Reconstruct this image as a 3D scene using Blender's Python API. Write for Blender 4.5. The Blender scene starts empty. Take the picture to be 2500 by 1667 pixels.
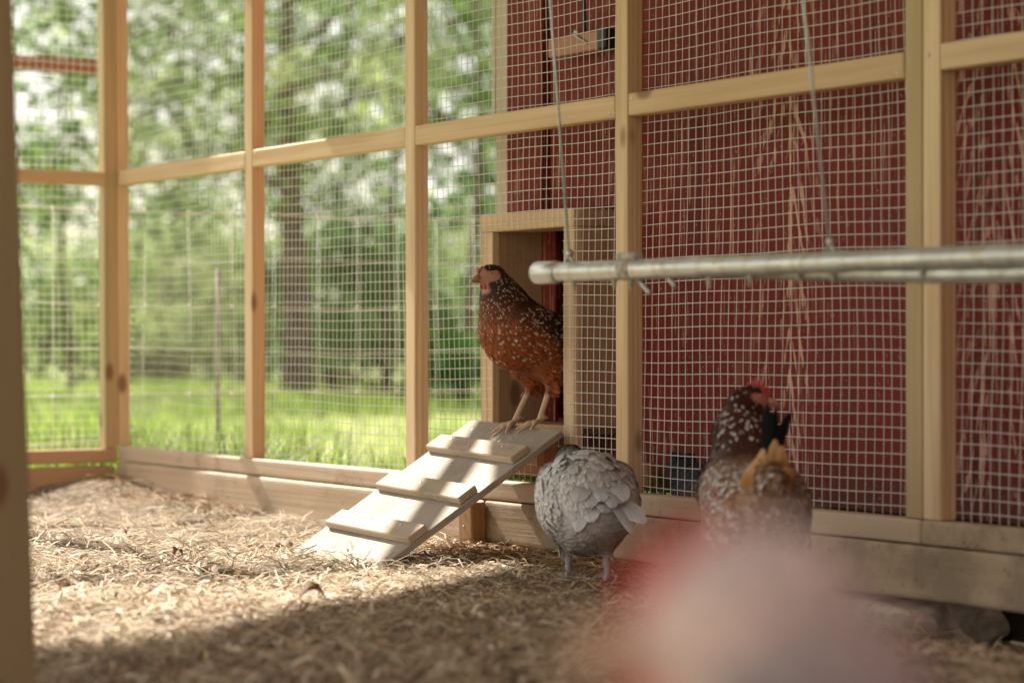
import bpy, bmesh, math, random
import numpy as np
from mathutils import Vector, Matrix
rad = math.radians
random.seed(7)
RNG = np.random.default_rng(11)
sc = bpy.context.scene
COL = sc.collection

# ------------------------------------------------------------------ camera, sky, sun, exposure
# World axes: X runs along the long mesh wall (to the right = nearer), Y goes out through it, Z up.
YAW = rad(57.64)
CAM = Vector((0, -3.1, 0.55))
cd = bpy.data.cameras.new('camera'); cam = bpy.data.objects.new('camera', cd); COL.objects.link(cam)
cam.location = CAM; cam.rotation_euler = (rad(90.0), 0, YAW)
cd.lens = 85; cd.sensor_width = 36; cd.clip_start = 0.05; cd.clip_end = 2000
cd.dof.use_dof = True; cd.dof.focus_distance = 5.5; cd.dof.aperture_fstop = 2.6; cd.dof.aperture_blades = 0
sc.camera = cam
SUN_EL = rad(42)
TO_SUN = Vector((-1, -0.06, 0)).normalized() * math.cos(SUN_EL) + Vector((0, 0, math.sin(SUN_EL)))
w = bpy.data.worlds.new('World'); sc.world = w; w.use_nodes = True
nt = w.node_tree; bg = nt.nodes['Background']
sky = nt.nodes.new('ShaderNodeTexSky'); sky.sky_type = 'NISHITA'; sky.sun_disc = False
sky.sun_elevation = SUN_EL; sky.sun_rotation = math.atan2(TO_SUN.x, TO_SUN.y)
sky.air_density = 1.0; sky.dust_density = 2.5; sky.ozone_density = 1.0
tc = nt.nodes.new('ShaderNodeTexCoord'); cl = nt.nodes.new('ShaderNodeTexNoise'); cl.inputs['Scale'].default_value = 2.6; cl.inputs['Detail'].default_value = 6
mr = nt.nodes.new('ShaderNodeMapRange'); mr.inputs[1].default_value = 0.32; mr.inputs[2].default_value = 0.56; mr.inputs[3].default_value = 0.35; mr.inputs[4].default_value = 0.95
cm = nt.nodes.new('ShaderNodeMix'); cm.data_type = 'RGBA'; cm.inputs[7].default_value = (9.5, 9.1, 8.5, 1)       # thin bright cloud over the blue
nt.links.new(tc.outputs['Generated'], cl.inputs['Vector']); nt.links.new(cl.outputs['Fac'], mr.inputs[0]); nt.links.new(mr.outputs[0], cm.inputs[0])
nt.links.new(sky.outputs[0], cm.inputs[6]); nt.links.new(cm.outputs[2], bg.inputs[0]); bg.inputs[1].default_value = 0.062
sd = bpy.data.lights.new('sun', 'SUN'); sun = bpy.data.objects.new('sun', sd); COL.objects.link(sun)
sd.energy = 5.0; sd.angle = rad(0.5); sd.color = (1.0, 0.93, 0.82)
sun.rotation_euler = (-TO_SUN).to_track_quat('-Z', 'Y').to_euler(); sun.location = (-6, -1, 6)
vs = sc.view_settings; vs.view_transform = 'Standard'; vs.look = 'None'; vs.gamma = 1.0
vs.exposure = 1.56
sc.cycles.use_denoising = True
sc.cycles.max_bounces = 10; sc.cycles.diffuse_bounces = 5; sc.cycles.transparent_max_bounces = 8
sc.cycles.sample_clamp_indirect = 6.0

# ------------------------------------------------------------------ node helpers
class NT:
    def __init__(s, name):
        s.m = bpy.data.materials.new(name); s.m.use_nodes = True
        s.t = s.m.node_tree; s.b = s.t.nodes['Principled BSDF']; s.out = s.t.nodes['Material Output']
        s.b.inputs['Roughness'].default_value = 0.7
    def n(s, typ, **kw):
        k = s.t.nodes.new(typ)
        for a, v in kw.items():
            if a.startswith('i_'):
                key = a[2:]
                k.inputs[int(key) if key.isdigit() else key].default_value = v
            else: setattr(k, a, v)
        return k
    def l(s, a, b): s.t.links.new(a, b)
    def put(s, sock, v):
        if isinstance(v, (int, float)): sock.default_value = v
        elif isinstance(v, (tuple, list)): sock.default_value = tuple(v) + ((1,) if len(v) == 3 and len(sock.default_value) == 4 else ())
        else: s.l(v, sock)
    def math(s, op, a, b=0.0, c=0.0):
        k = s.n('ShaderNodeMath', operation=op)
        s.put(k.inputs[0], a); s.put(k.inputs[1], b); s.put(k.inputs[2], c); return k.outputs[0]
    def mix(s, f, a, b, blend='MIX'):
        k = s.n('ShaderNodeMix', data_type='RGBA', blend_type=blend)
        s.put(k.inputs[0], f); s.put(k.inputs[6], a); s.put(k.inputs[7], b); return k.outputs[2]
    def ramp(s, v, a, b, lo=0.0, hi=1.0):
        k = s.n('ShaderNodeMapRange', interpolation_type='SMOOTHSTEP')
        s.put(k.inputs[0], v); s.put(k.inputs[1], a); s.put(k.inputs[2], b); s.put(k.inputs[3], lo); s.put(k.inputs[4], hi)
        return k.outputs[0]
    def coord(s, scale=(1, 1, 1), rnd=0.0, kind='Object'):
        c = s.n('ShaderNodeTexCoord').outputs[kind]
        if rnd:
            r = s.n('ShaderNodeObjectInfo').outputs['Random']
            q = s.n('ShaderNodeCombineXYZ'); v = s.math('MULTIPLY', r, rnd)
            for i in range(3): s.l(v, q.inputs[i])
            ad = s.n('ShaderNodeVectorMath', operation='ADD'); s.l(c, ad.inputs[0]); s.l(q.outputs[0], ad.inputs[1]); c = ad.outputs[0]
        m = s.n('ShaderNodeVectorMath', operation='MULTIPLY'); s.l(c, m.inputs[0]); m.inputs[1].default_value = scale
        return m.outputs[0]
    def noise(s, co, scale=1, detail=4, rough=0.55, dist=0.0):
        k = s.n('ShaderNodeTexNoise', i_Scale=scale, i_Detail=detail, i_Roughness=rough, i_Distortion=dist); s.l(co, k.inputs['Vector'])
        return k.outputs['Fac']
    def bump(s, h, strength=0.3, dist=0.01):
        k = s.n('ShaderNodeBump', i_Strength=strength, i_Distance=dist); s.l(h, k.inputs['Height']); s.l(k.outputs[0], s.b.inputs['Normal'])
    def color(s, v): s.put(s.b.inputs['Base Color'], v)

def sc3(axis, along, across): return tuple(along if i == axis else across for i in range(3))

def wood(name, axis, c1, c2, knots=True, dirt=0.0, dirt_col=(0.10, 0.075, 0.05), rough=0.62, green=0.0, spec=0.3, wave=0.25):
    s = NT(name)
    g = s.noise(s.coord(sc3(axis, 1.2, 70), 13.0), 1, 5, 0.6, 0.3)
    wv = s.n('ShaderNodeTexWave', wave_type='BANDS', bands_direction=('Y' if axis != 1 else 'X'), i_Scale=9.0, i_Distortion=5.0, i_Detail=2.0)
    wv.inputs['Detail Scale'].default_value = 0.8
    s.l(s.coord(sc3(axis, 0.22, 2.6), 7.0), wv.inputs['Vector'])
    f = s.math('ADD', s.math('MULTIPLY', g, 1.05-wave), s.math('MULTIPLY', wv.outputs['Fac'], wave))
    col = s.mix(s.ramp(f, 0.25, 0.85), c1, c2)
    tone = s.noise(s.coord(sc3(axis, 0.9, 4), 21.0), 1, 3)
    col = s.mix(s.ramp(tone, 0.35, 0.7, 0.0, 0.45), col, s.mix(0.5, c2, (c2[0]*0.75, c2[1]*0.62, c2[2]*0.5)))
    if green: col = s.mix(s.ramp(s.noise(s.coord(sc3(axis, 0.7, 9), 4.0), 1, 3), 0.42, 0.62, 0, green), col, (0.30, 0.27, 0.13))
    if knots:
        v = s.n('ShaderNodeTexVoronoi', i_Scale=1.0); s.l(s.coord(sc3(axis, 4.0, 8), 31.0), v.inputs['Vector'])
        k = s.ramp(v.outputs['Distance'], 0.08, 0.18, 1.0, 0.0)
        col = s.mix(s.math('MULTIPLY', k, 0.8), col, (0.17, 0.075, 0.03))
    if dirt:
        d = s.noise(s.coord((1, 1, 1), 3.0), 6, 8, 0.7)
        dm = s.ramp(d, 0.62 - 0.25*dirt, 0.78 - 0.2*dirt, 0, 0.75)
        col = s.mix(dm, col, dirt_col)
        d2 = s.noise(s.coord((1, 1, 1), 8.0), 48, 6, 0.75)
        col = s.mix(s.ramp(d2, 0.66-0.09*dirt, 0.70-0.06*dirt, 0, 0.75), col, (dirt_col[0]*0.5, dirt_col[1]*0.5, dirt_col[2]*0.5))
        s.bump(s.math('ADD', g, d), 0.35, 0.004)
    else: s.bump(g, 0.22, 0.003)
    s.color(col); s.b.inputs['Roughness'].default_value = rough; s.b.inputs['Specular IOR Level'].default_value = spec
    return s.m

P1, P2 = (0.76, 0.58, 0.37), (0.54, 0.36, 0.19)
M = {}
for i, a in enumerate('XYZ'): M['pine'+a] = wood('pine_'+a.lower(), i, P1, P2)
M['pineTreated'] = wood('treated_pine', 2, (0.55, 0.42, 0.24), (0.42, 0.31, 0.16), green=0.45)
M['oldpost'] = wood('weathered_post', 2, (0.40, 0.29, 0.18), (0.28, 0.18, 0.10), green=0.45)
M['beam'] = wood('brown_beam', 1, (0.30, 0.12, 0.05), (0.22, 0.08, 0.035), knots=False)
M['base'] = wood('dusty_base_board', 0, (0.58, 0.46, 0.34), (0.47, 0.35, 0.24), knots=False, dirt=0.35, dirt_col=(0.26, 0.19, 0.13))
M['baseDirty'] = wood('muddy_base_board', 0, (0.52, 0.42, 0.30), (0.42, 0.33, 0.22), knots=False, dirt=0.85, dirt_col=(0.24, 0.185, 0.125), rough=0.8)
M['baseEnd'] = wood('end_base_board', 1, (0.56, 0.37, 0.22), (0.46, 0.28, 0.15), knots=False)
M['stake'] = wood('stake_wood', 2, (0.50, 0.33, 0.18), (0.36, 0.21, 0.10))
M['ply'] = wood('brown_ply', 2, (0.50, 0.34, 0.20), (0.37, 0.235, 0.13), dirt=0.25, dirt_col=(0.06, 0.035, 0.02))
M['orange'] = wood('orange_board', 0, (0.48, 0.25, 0.10), (0.36, 0.17, 0.06))
M['ramp'] = wood('worn_ramp_board', 0, (0.44, 0.39, 0.33), (0.37, 0.32, 0.26), knots=False, dirt=0.7, dirt_col=(0.30, 0.25, 0.19), rough=0.75, wave=0.03)
M['cleat'] = wood('worn_cleat', 1, (0.52, 0.44, 0.35), (0.43, 0.34, 0.25), knots=False, dirt=0.3, dirt_col=(0.28, 0.21, 0.15), rough=0.75, wave=0.05)
M['trim'] = wood('cream_trim', 2, (0.66, 0.60, 0.48), (0.58, 0.51, 0.38), knots=False)
M['pinkwood'] = wood('reddish_block_wood', 0, (0.50, 0.27, 0.18), (0.42, 0.20, 0.13))

def plain(name, c, rough=0.6, metal=0.0, var=0.0, vscale=40, spec=0.5):
    s = NT(name)
    if var:
        f = s.noise(s.coord((1, 1, 1), 5.0), vscale, 4)
        s.color(s.mix(s.ramp(f, 0.3, 0.7), tuple(x*(1-var) for x in c), tuple(min(1, x*(1+var)) for x in c))); s.bump(f, 0.15, 0.003)
    else: s.color(c)
    s.b.inputs['Roughness'].default_value = rough; s.b.inputs['Metallic'].default_value = metal; s.b.inputs['Specular IOR Level'].default_value = spec
    return s.m
M['wire'] = plain('galvanised_wire', (0.78, 0.77, 0.74), 0.5, 0.0)
M['cable'] = plain('grey_cable', (0.50, 0.52, 0.53), 0.4, 0.5, 0.25, 300)
M['black'] = plain('black_rubber', (0.012, 0.012, 0.014), 0.5)
M['screw'] = plain('zinc_screw', (0.45, 0.44, 0.42), 0.35, 0.8)
M['stone'] = plain('pale_stone', (0.56, 0.49, 0.40), 0.85, 0.0, 0.3, 22)
M['rope'] = plain('navy_rope', (0.035, 0.045, 0.10), 0.8, 0, 0.5, 400)
M['droppings'] = plain('dried_droppings', (0.42, 0.38, 0.30), 0.9, 0, 0.3, 90)
M['roof'] = plain('roof_sheet', (0.30, 0.29, 0.27), 0.6, 0, 0.2, 5)
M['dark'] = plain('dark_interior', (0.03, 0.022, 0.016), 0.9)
M['bark'] = plain('bark', (0.10, 0.075, 0.055), 0.95, 0, 0.5, 9)
M['greypost'] = plain('grey_fence_post', (0.30, 0.31, 0.26), 0.8, 0, 0.25, 12)

def galvanised():
    s = NT('galvanised_pipe')
    f = s.noise(s.coord((8, 60, 60), 0), 1, 4)
    band = s.n('ShaderNodeTexWave', wave_type='BANDS', bands_direction='X', i_Scale=5.5, i_Distortion=1.5); s.l(s.coord(), band.inputs['Vector'])
    c = s.mix(s.ramp(f, 0.35, 0.7), (0.54, 0.55, 0.54), (0.72, 0.72, 0.68))
    c = s.mix(s.ramp(band.outputs['Fac'], 0.8, 1.0, 0, 0.45), c, (0.50, 0.44, 0.34))
    d = s.noise(s.coord((1, 1, 1), 0), 30, 4); c = s.mix(s.ramp(d, 0.58, 0.68, 0, 0.7), c, (0.45, 0.39, 0.29))
    s.color(c); s.b.inputs['Metallic'].default_value = 0.55; s.b.inputs['Roughness'].default_value = 0.34
    s.bump(s.math('ADD', f, band.outputs['Fac']), 0.2, 0.003); return s.m
M['pipe'] = galvanised()

def red_paint():
    s = NT('peeling_red_paint')
    co = s.n('ShaderNodeTexCoord').outputs['Object']
    sp = s.n('ShaderNodeSeparateXYZ'); s.l(co, sp.inputs[0]); x, z = sp.outputs[0], sp.outputs[2]
    P = 0.63
    u = s.math('SUBTRACT', s.math('MODULO', s.math('ADD', x, 10*P - 0.47 + P/2), P), P/2)
    wob = s.noise(s.coord((7, 7, 1.2)), 1, 3)
    au = s.math('ABSOLUTE', s.math('ADD', u, s.math('MULTIPLY', s.math('SUBTRACT', wob, 0.5), 0.10)))
    ph = s.math('ADD', s.math('ADD', z, s.math('MULTIPLY', s.math('POWER', au, 1.2), 4.4)), s.math('MULTIPLY', s.noise(s.coord((16, 16, 4)), 1, 5), 0.24))
    sn = s.math('SINE', s.math('MULTIPLY', ph, 58.0))
    lines = s.ramp(sn, 0.35, 0.8)
    near = s.math('MULTIPLY', s.ramp(au, 0.045, 0.15, 1, 0), s.ramp(x, 0.74, 0.84, 0.2, 1.0))
    patch = s.ramp(s.noise(s.coord((9, 9, 1.6)), 1, 4), 0.42, 0.55)
    rough = s.noise(s.coord((260, 260, 60)), 1, 3, 0.7)
    m1 = s.math('MULTIPLY', s.math('MULTIPLY', lines, near), s.math('MULTIPLY', patch, s.ramp(s.noise(s.coord((95, 95, 16)), 1, 4, 0.7), 0.42, 0.54)))
    st = s.noise(s.coord((150, 150, 5.0)), 1, 3, 0.65)
    m2 = s.math('MULTIPLY', s.ramp(st, 0.59, 0.65), s.ramp(s.noise(s.coord((5, 5, 1.1)), 1, 3), 0.36, 0.60))
    heavy = s.math('MULTIPLY', s.math('MULTIPLY', s.math('MULTIPLY', s.ramp(au, 0.006, 0.03, 1, 0), s.ramp(x, 0.74, 0.84, 0.0, 1.0)), s.ramp(s.noise(s.coord((42, 42, 4.5)), 1, 5, 0.65), 0.56, 0.62)), s.ramp(rough, 0.3, 0.5))
    chips = s.ramp(s.noise(s.coord((170, 170, 90)), 1, 2), 0.68, 0.73)
    mask = s.math('MINIMUM', s.math('ADD', s.math('ADD', m1, s.math('MULTIPLY', m2, 0.75)), s.math('ADD', heavy, s.math('MULTIPLY', chips, 0.6))), 1.0)
    tone = s.noise(s.coord((40, 40, 1.5)), 1, 4)
    red = s.mix(tone, (0.125, 0.018, 0.012), (0.235, 0.036, 0.024))
    red = s.mix(s.ramp(z, 0.18, 0.36, 0.5, 0.0), red, (0.09, 0.055, 0.04))       # mud splash along the foot
    # board joints
    jm = s.math('MODULO', s.math('ADD', x, 10.02), 0.30)
    joint = s.ramp(jm, 0.0, 0.006, 1, 0)
    c = s.mix(mask, red, (0.62, 0.36, 0.27)); c = s.mix(s.math('MULTIPLY', joint, 0.85), c, (0.02, 0.008, 0.007))
    s.color(c); s.put(s.b.inputs['Roughness'], 0.65); s.b.inputs['Specular IOR Level'].default_value = 0.15
    s.bump(s.math('SUBTRACT', s.math('MULTIPLY', tone, 0.5), mask), 0.25, 0.004); return s.m
M['red'] = red_paint()

def attr_mat(name, rough=0.6, trans=0.0, sheen=0.0, spec=0.3, var=0.0):
    s = NT(name)
    a = s.n('ShaderNodeAttribute', attribute_name='col').outputs['Color']
    if var:
        f = s.noise(s.coord((1, 1, 1)), 260, 3); a = s.mix(s.ramp(f, 0.3, 0.7, 0, var), a, s.mix(0.6, a, (0, 0, 0)))
    s.color(a); s.b.inputs['Roughness'].default_value = rough; s.b.inputs['Specular IOR Level'].default_value = spec
    if sheen: s.b.inputs['Sheen Weight'].default_value = sheen
    if trans:
        t = s.n('ShaderNodeBsdfTranslucent'); s.l(a, t.inputs[0])
        m = s.n('ShaderNodeMixShader', i_0=trans); s.l(s.b.outputs[0], m.inputs[1]); s.l(t.outputs[0], m.inputs[2]); s.l(m.outputs[0], s.out.inputs[0])
    return s.m
M['straw'] = attr_mat('straw_chips', 0.7, 0.15)
M['grass'] = attr_mat('grass_blades', 0.5, 0.5)
M['leaf'] = attr_mat('tree_leaves', 0.5, 0.5)
M['feather'] = attr_mat('feathers', 0.6, 0.08, 0.0, 0.22, 0.3)
M['skin'] = attr_mat('hen_skin', 0.55, 0.0, 0.0, 0.4, 0.25)
M['comb'] = plain('red_comb', (0.50, 0.055, 0.05), 0.5, 0, 0.2, 120)
M['combPale'] = plain('pink_comb', (0.50, 0.12, 0.095), 0.5, 0, 0.2, 120)
M['beak'] = plain('horn_beak', (0.46, 0.28, 0.19), 0.4, 0, 0.15, 60)
M['lid'] = plain('pale_eyelid', (0.62, 0.42, 0.34), 0.5)
M['iris'] = plain('amber_iris', (0.42, 0.30, 0.17), 0.15)

def floor_mat():
    s = NT('straw_floor')
    a = s.noise(s.coord(), 30, 8, 0.7); b = s.noise(s.coord((1, 1, 1), 0), 2.2, 4); d = s.noise(s.coord((140, 45, 60)), 1, 4, 0.7)
    c = s.mix(s.ramp(a, 0.3, 0.7), (0.075, 0.055, 0.036), (0.30, 0.235, 0.165))
    c = s.mix(s.ramp(d, 0.48, 0.66, 0, 0.6), c, (0.48, 0.40, 0.29))
    c = s.mix(s.ramp(b, 0.45, 0.65, 0, 0.45), c, (0.52, 0.43, 0.31))
    s.color(c); s.b.inputs['Roughness'].default_value = 0.95; s.b.inputs['Specular IOR Level'].default_value = 0.1
    s.bump(s.math('ADD', a, d), 0.8, 0.012); return s.m
M['floor'] = floor_mat()
def field_mat():
    s = NT('meadow_ground')
    a = s.noise(s.coord(), 0.9, 6, 0.65); b = s.noise(s.coord(), 14, 6, 0.7)
    c = s.mix(s.ramp(b, 0.3, 0.7), (0.14, 0.20, 0.035), (0.25, 0.32, 0.08))
    c = s.mix(s.ramp(a, 0.42, 0.66, 0, 0.7), c, (0.36, 0.39, 0.16))
    s.color(c); s.b.inputs['Roughness'].default_value = 0.9; s.bump(b, 0.9, 0.03); return s.m
M['field'] = field_mat()

# ------------------------------------------------------------------ mesh helpers
def tag(o, label=None, cat=None, group=None, kind=None):
    if label: o['label'] = label
    if cat: o['category'] = cat
    if group: o['group'] = group
    if kind: o['kind'] = kind
    return o
def thing(name, label, cat, loc=(0, 0, 0), rz=0.0, group=None):
    o = bpy.data.objects.new(name, None); COL.objects.link(o); o.empty_display_size = 0.1
    o.location = loc; o.rotation_euler = (0, 0, rz); return tag(o, label, cat, group)
def root_of(o):
    while o.parent: o = o.parent
    return o
def link(name, me, mat, parent=None, smooth=False):
    o = bpy.data.objects.new(name, me); COL.objects.link(o)
    if mat is not None: me.materials.append(mat)
    if parent: o.parent = parent
    if smooth: me.polygons.foreach_set('use_smooth', [True]*len(me.polygons))
    return o
def arr_mesh(name, V, Fs, mat=None, parent=None, col=None, smooth=False):
    """V (n,3), Fs list of equal-width int arrays."""
    V = np.asarray(V, np.float32); me = bpy.data.meshes.new(name)
    if not isinstance(Fs, (list, tuple)): Fs = [Fs]
    me.vertices.add(len(V)); me.vertices.foreach_set('co', V.ravel())
    loops = np.concatenate([f.ravel() for f in Fs]).astype(np.int32)
    tot = np.concatenate([np.full(len(f), f.shape[1], np.int32) for f in Fs])
    st = np.concatenate([[0], np.cumsum(tot)[:-1]]).astype(np.int32)
    me.loops.add(len(loops)); me.loops.foreach_set('vertex_index', loops)
    me.polygons.add(len(tot)); me.polygons.foreach_set('loop_start', st); me.polygons.foreach_set('loop_total', tot)
    me.update(calc_edges=True); me.validate()
    if col is not None:
        a = me.attributes.new('col', 'FLOAT_COLOR', 'POINT')
        c = np.ones((len(V), 4), np.float32); c[:, :3] = col; a.data.foreach_set('color', c.ravel())
    return link(name, me, mat, parent, smooth)
class MB:
    """Collects boxes and tubes in WORLD coordinates; build() links them as one mesh object under a parent."""
    def __init__(s): s.bm = bmesh.new()
    def box(s, lo, hi, bev=0.003, seg=1, top=None, bot=None):
        r = bmesh.ops.create_cube(s.bm, size=1.0); vs_ = r['verts']
        c = [(a+b)/2 for a, b in zip(lo, hi)]; d = [b-a for a, b in zip(lo, hi)]
        for v in vs_:
            up = v.co.z > 0
            v.co = Vector((c[0]+v.co.x*d[0], c[1]+v.co.y*d[1], c[2]+v.co.z*d[2]))
            if top and up: v.co.x += top[0]; v.co.y += top[1]
            if bot and not up: v.co.x += bot[0]; v.co.y += bot[1]
        if bev:
            es = list({e for v in vs_ for e in v.link_edges})
            bmesh.ops.bevel(s.bm, geom=es, offset=min(bev, min(abs(x) for x in d)*0.3), segments=seg, affect='EDGES', profile=0.6)
        return s
    def tube(s, pts, r, seg=8, cap=True):
        pts = [Vector(p) for p in pts]; rs = r if isinstance(r, (list, tuple)) else [r]*len(pts)
        rings = []; up = None
        for i, p in enumerate(pts):
            d = (pts[min(i+1, len(pts)-1)] - pts[max(i-1, 0)]).normalized()
            if up is None: up = d.orthogonal().normalized()
            up = (up - d*up.dot(d)).normalized(); side = d.cross(up)
            rings.append([s.bm.verts.new(p + (up*math.cos(2*math.pi*k/seg) + side*math.sin(2*math.pi*k/seg))*rs[i]) for k in range(seg)])
        for a, b in zip(rings, rings[1:]):
            for k in range(seg):
                f = s.bm.faces.new((a[k], a[(k+1) % seg], b[(k+1) % seg], b[k])); f.smooth = True
        if cap: s.bm.faces.new(rings[0][::-1]); s.bm.faces.new(rings[-1])
        return s
    def ball(s, c, r, seg=16, scale=(1, 1, 1), rot=None):
        q = bmesh.ops.create_uvsphere(s.bm, u_segments=seg, v_segments=max(6, seg*2//3), radius=r)
        for v in q['verts']:
            p = Vector((v.co.x*scale[0], v.co.y*scale[1], v.co.z*scale[2]))
            if rot: p = rot @ p
            v.co = p + Vector(c)
            for f in v.link_faces: f.smooth = True
        return s
    def prism(s, pts, th, bev=0.0):
        """pts: outline as world points of a flat polygon; th: Vector thickness."""
        a = [s.bm.verts.new(p) for p in pts]; b = [s.bm.verts.new(Vector(p)+Vector(th)) for p in pts]
        s.bm.faces.new(a); s.bm.faces.new(b[::-1]); n = len(pts)
        for i in range(n): s.bm.faces.new((a[i], b[i], b[(i+1) % n], a[(i+1) % n]))
        return s
    def build(s, name, mat, parent=None, world=True):
        bmesh.ops.recalc_face_normals(s.bm, faces=s.bm.faces)
        if parent and world:
            p = root_of(parent)
            mi = (Matrix.Translation(p.location) @ p.rotation_euler.to_matrix().to_4x4()).inverted()
            bmesh.ops.transform(s.bm, matrix=mi, verts=s.bm.verts)
        me = bpy.data.meshes.new(name); s.bm.to_mesh(me); s.bm.free()
        return link(name, me, mat, parent)

# ------------------------------------------------------------------ ground
def ss(x, a, b):
    t = np.clip((x-a)/(b-a), 0, 1); return t*t*(3-2*t)
def vnoise(x, y, seed=0):
    """smooth value noise (numpy)"""
    xi, yi = np.floor(x).astype(np.int64), np.floor(y).astype(np.int64); fx, fy = x-xi, y-yi
    fx, fy = fx*fx*(3-2*fx), fy*fy*(3-2*fy)
    def h(a, b):
        n = (a*374761393 + b*668265263 + seed*1442695041) & 0x7fffffff
        n = ((n ^ (n >> 13))*1274126177) & 0x7fffffff
        return ((n ^ (n >> 16)) & 0xffff)/65535.0
    return (h(xi, yi)*(1-fx)+h(xi+1, yi)*fx)*(1-fy) + (h(xi, yi+1)*(1-fx)+h(xi+1, yi+1)*fx)*fy
def floor_h(x, y):
    x = np.asarray(x, float); y = np.asarray(y, float)
    h = 0.050 - 0.055*ss(x, -4.35, -3.75)*ss(y, -0.45, -0.10)
    h = h + 0.035*ss(-x, 6.0, 6.9)*ss(y, -0.45, -0.02) + 0.03*ss(-x, 6.9, 7.2)*ss(y, -0.7, -0.1)
    h = h + 0.022*(vnoise(x*2.3, y*2.3, 1)-0.5) + 0.014*(vnoise(x*7, y*7, 2)-0.5) + 0.008*(vnoise(x*19, y*19, 3)-0.5) + 0.005*(vnoise(x*47, y*47, 4)-0.5)
    return h
def grid_mesh(name, xs, ys, hf, mat):
    X, Y = np.meshgrid(xs, ys, indexing='ij'); Z = hf(X, Y)
    V = np.stack([X, Y, Z], -1).reshape(-1, 3); ny = len(ys)
    i, j = np.meshgrid(np.arange(len(xs)-1), np.arange(ny-1), indexing='ij'); a = (i*ny+j).ravel()
    return arr_mesh(name, V, np.stack([a, a+ny, a+ny+1, a+1], 1), mat, smooth=True)
def field_h(x, y):
    r = np.hypot(x, y-0)
    return -0.035 + 0.0*x + 0.05*(vnoise(x*0.6, y*0.6, 9)-0.5)*ss(r, 8, 14)
gx = np.concatenate([-np.geomspace(900, 30, 24)[:-1], np.linspace(-30, 12, 85), np.geomspace(14, 900, 20)])
gy = np.concatenate([-np.geomspace(900, 12, 20)[:-1], np.linspace(-12, 30, 85), np.geomspace(32, 900, 24)])
tag(grid_mesh('ground', gx, gy, field_h, M['field']), kind='structure')
tag(grid_mesh('run_floor', np.arange(-7.25, 0.61, 0.02), np.arange(-4.0, 0.031, 0.02), floor_h, M['floor']), kind='structure')

CAMXY = np.array([0, -3.1]); FW = np.array([-math.sin(YAW), math.cos(YAW)]); RT = np.array([math.cos(YAW), math.sin(YAW)])
def wedge(n, d0, d1, half=0.26, power=1.0):
    """random ground points in the broad fan in front of the camera, thinning with distance"""
    u = RNG.random(n); d = d0*(d1/d0)**u if power == 1 else d0+(d1-d0)*u
    a = (RNG.random(n)*2-1)*half
    return CAMXY + (d*np.cos(a))[:, None]*FW + (d*np.sin(a))[:, None]*RT, d

def chips(n, P, hf, Lr, Wr, pal, tilt=0.25, lift=0.004):
    n = len(P); th = RNG.random(n)*2*np.pi; L = Lr[0]*(Lr[1]/Lr[0])**RNG.random(n)**1.6; Wd = Wr[0]+(Wr[1]-Wr[0])*RNG.random(n)**2
    Wd = np.minimum(Wd, L*0.35)
    dx = np.stack([np.cos(th), np.sin(th), RNG.normal(0, tilt, n)], 1); dx /= np.linalg.norm(dx, axis=1)[:, None]
    sx = np.stack([-np.sin(th), np.cos(th), RNG.normal(0, tilt*1.6, n)], 1); sx /= np.linalg.norm(sx, axis=1)[:, None]
    c = np.column_stack([P, hf(P[:, 0], P[:, 1]) + RNG.random(n)*lift + 0.001])
    c[:, 2] += np.abs(dx[:, 2])*L*0.42
    bend = RNG.normal(0, 0.12, n)*L; V = np.zeros((n, 6, 3))
    for k, (a, b) in enumerate(((-.5, -.5), (-.5, .5), (0, -.5), (0, .5), (.5, -.5), (.5, .5))):
        wv = Wd*(b*(1.0 if a == 0 else 0.75))
        V[:, k] = c + dx*(L*a)[:, None] + sx*wv[:, None]
        if a == 0: V[:, k, 2] += np.abs(bend)*0.6; V[:, k] += sx*(bend*0.5)[:, None]
    b0 = np.arange(n)*6; F = np.concatenate([np.stack([b0, b0+2, b0+3, b0+1], 1), np.stack([b0+2, b0+4, b0+5, b0+3], 1)])
    pal = np.array(pal); c0 = pal[RNG.integers(0, len(pal), n)]*(0.75+0.5*RNG.random((n, 1)))
    return V.reshape(-1, 3), F, np.repeat(c0, 6, 0)
STRAW = [(0.62, 0.50, 0.35), (0.74, 0.65, 0.50), (0.52, 0.40, 0.27), (0.60, 0.51, 0.39), (0.76, 0.71, 0.61), (0.36, 0.27, 0.18), (0.66, 0.59, 0.48), (0.46, 0.37, 0.27), (0.24, 0.17, 0.11), (0.70, 0.66, 0.58)]
p, d = wedge(52000, 2.7, 8.6, 0.26)
ok = (p[:, 1] < -0.005) & (p[:, 0] > -7.24); p = p[ok]
V1, F1, C1 = chips(0, p, floor_h, (0.006, 0.045), (0.001, 0.0042), STRAW, 0.16, 0.003)
p2, d = wedge(19000, 2.6, 6.2, 0.26); p2 = p2[(p2[:, 1] < -0.01)]
V2, F2, C2 = chips(0, p2, floor_h, (0.018, 0.065), (0.003, 0.009), STRAW, 0.26, 0.012)
p4, d = wedge(24000, 2.6, 7.6, 0.26); p4 = p4[(p4[:, 1] < -0.03) & (p4[:, 0] > -7.2)]
V4, F4, C4 = chips(0, p4, floor_h, (0.03, 0.11), (0.0012, 0.0042), STRAW, 0.2, 0.012)
p3 = np.column_stack([RNG.uniform(-7.2, 0.5, 20000), RNG.uniform(-3.9, -0.01, 20000)])
V3, F3, C3 = chips(0, p3, floor_h, (0.01, 0.05), (0.001, 0.005), STRAW)
tag(arr_mesh('straw_litter', np.concatenate([V1, V2, V3, V4]), np.concatenate([F1, F2+len(V1), F3+len(V1)+len(V2), F4+len(V1)+len(V2)+len(V3)]), M['straw'], col=np.concatenate([C1, C2, C3, C4])*np.array((0.90, 0.83, 0.735))), kind='stuff')

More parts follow.
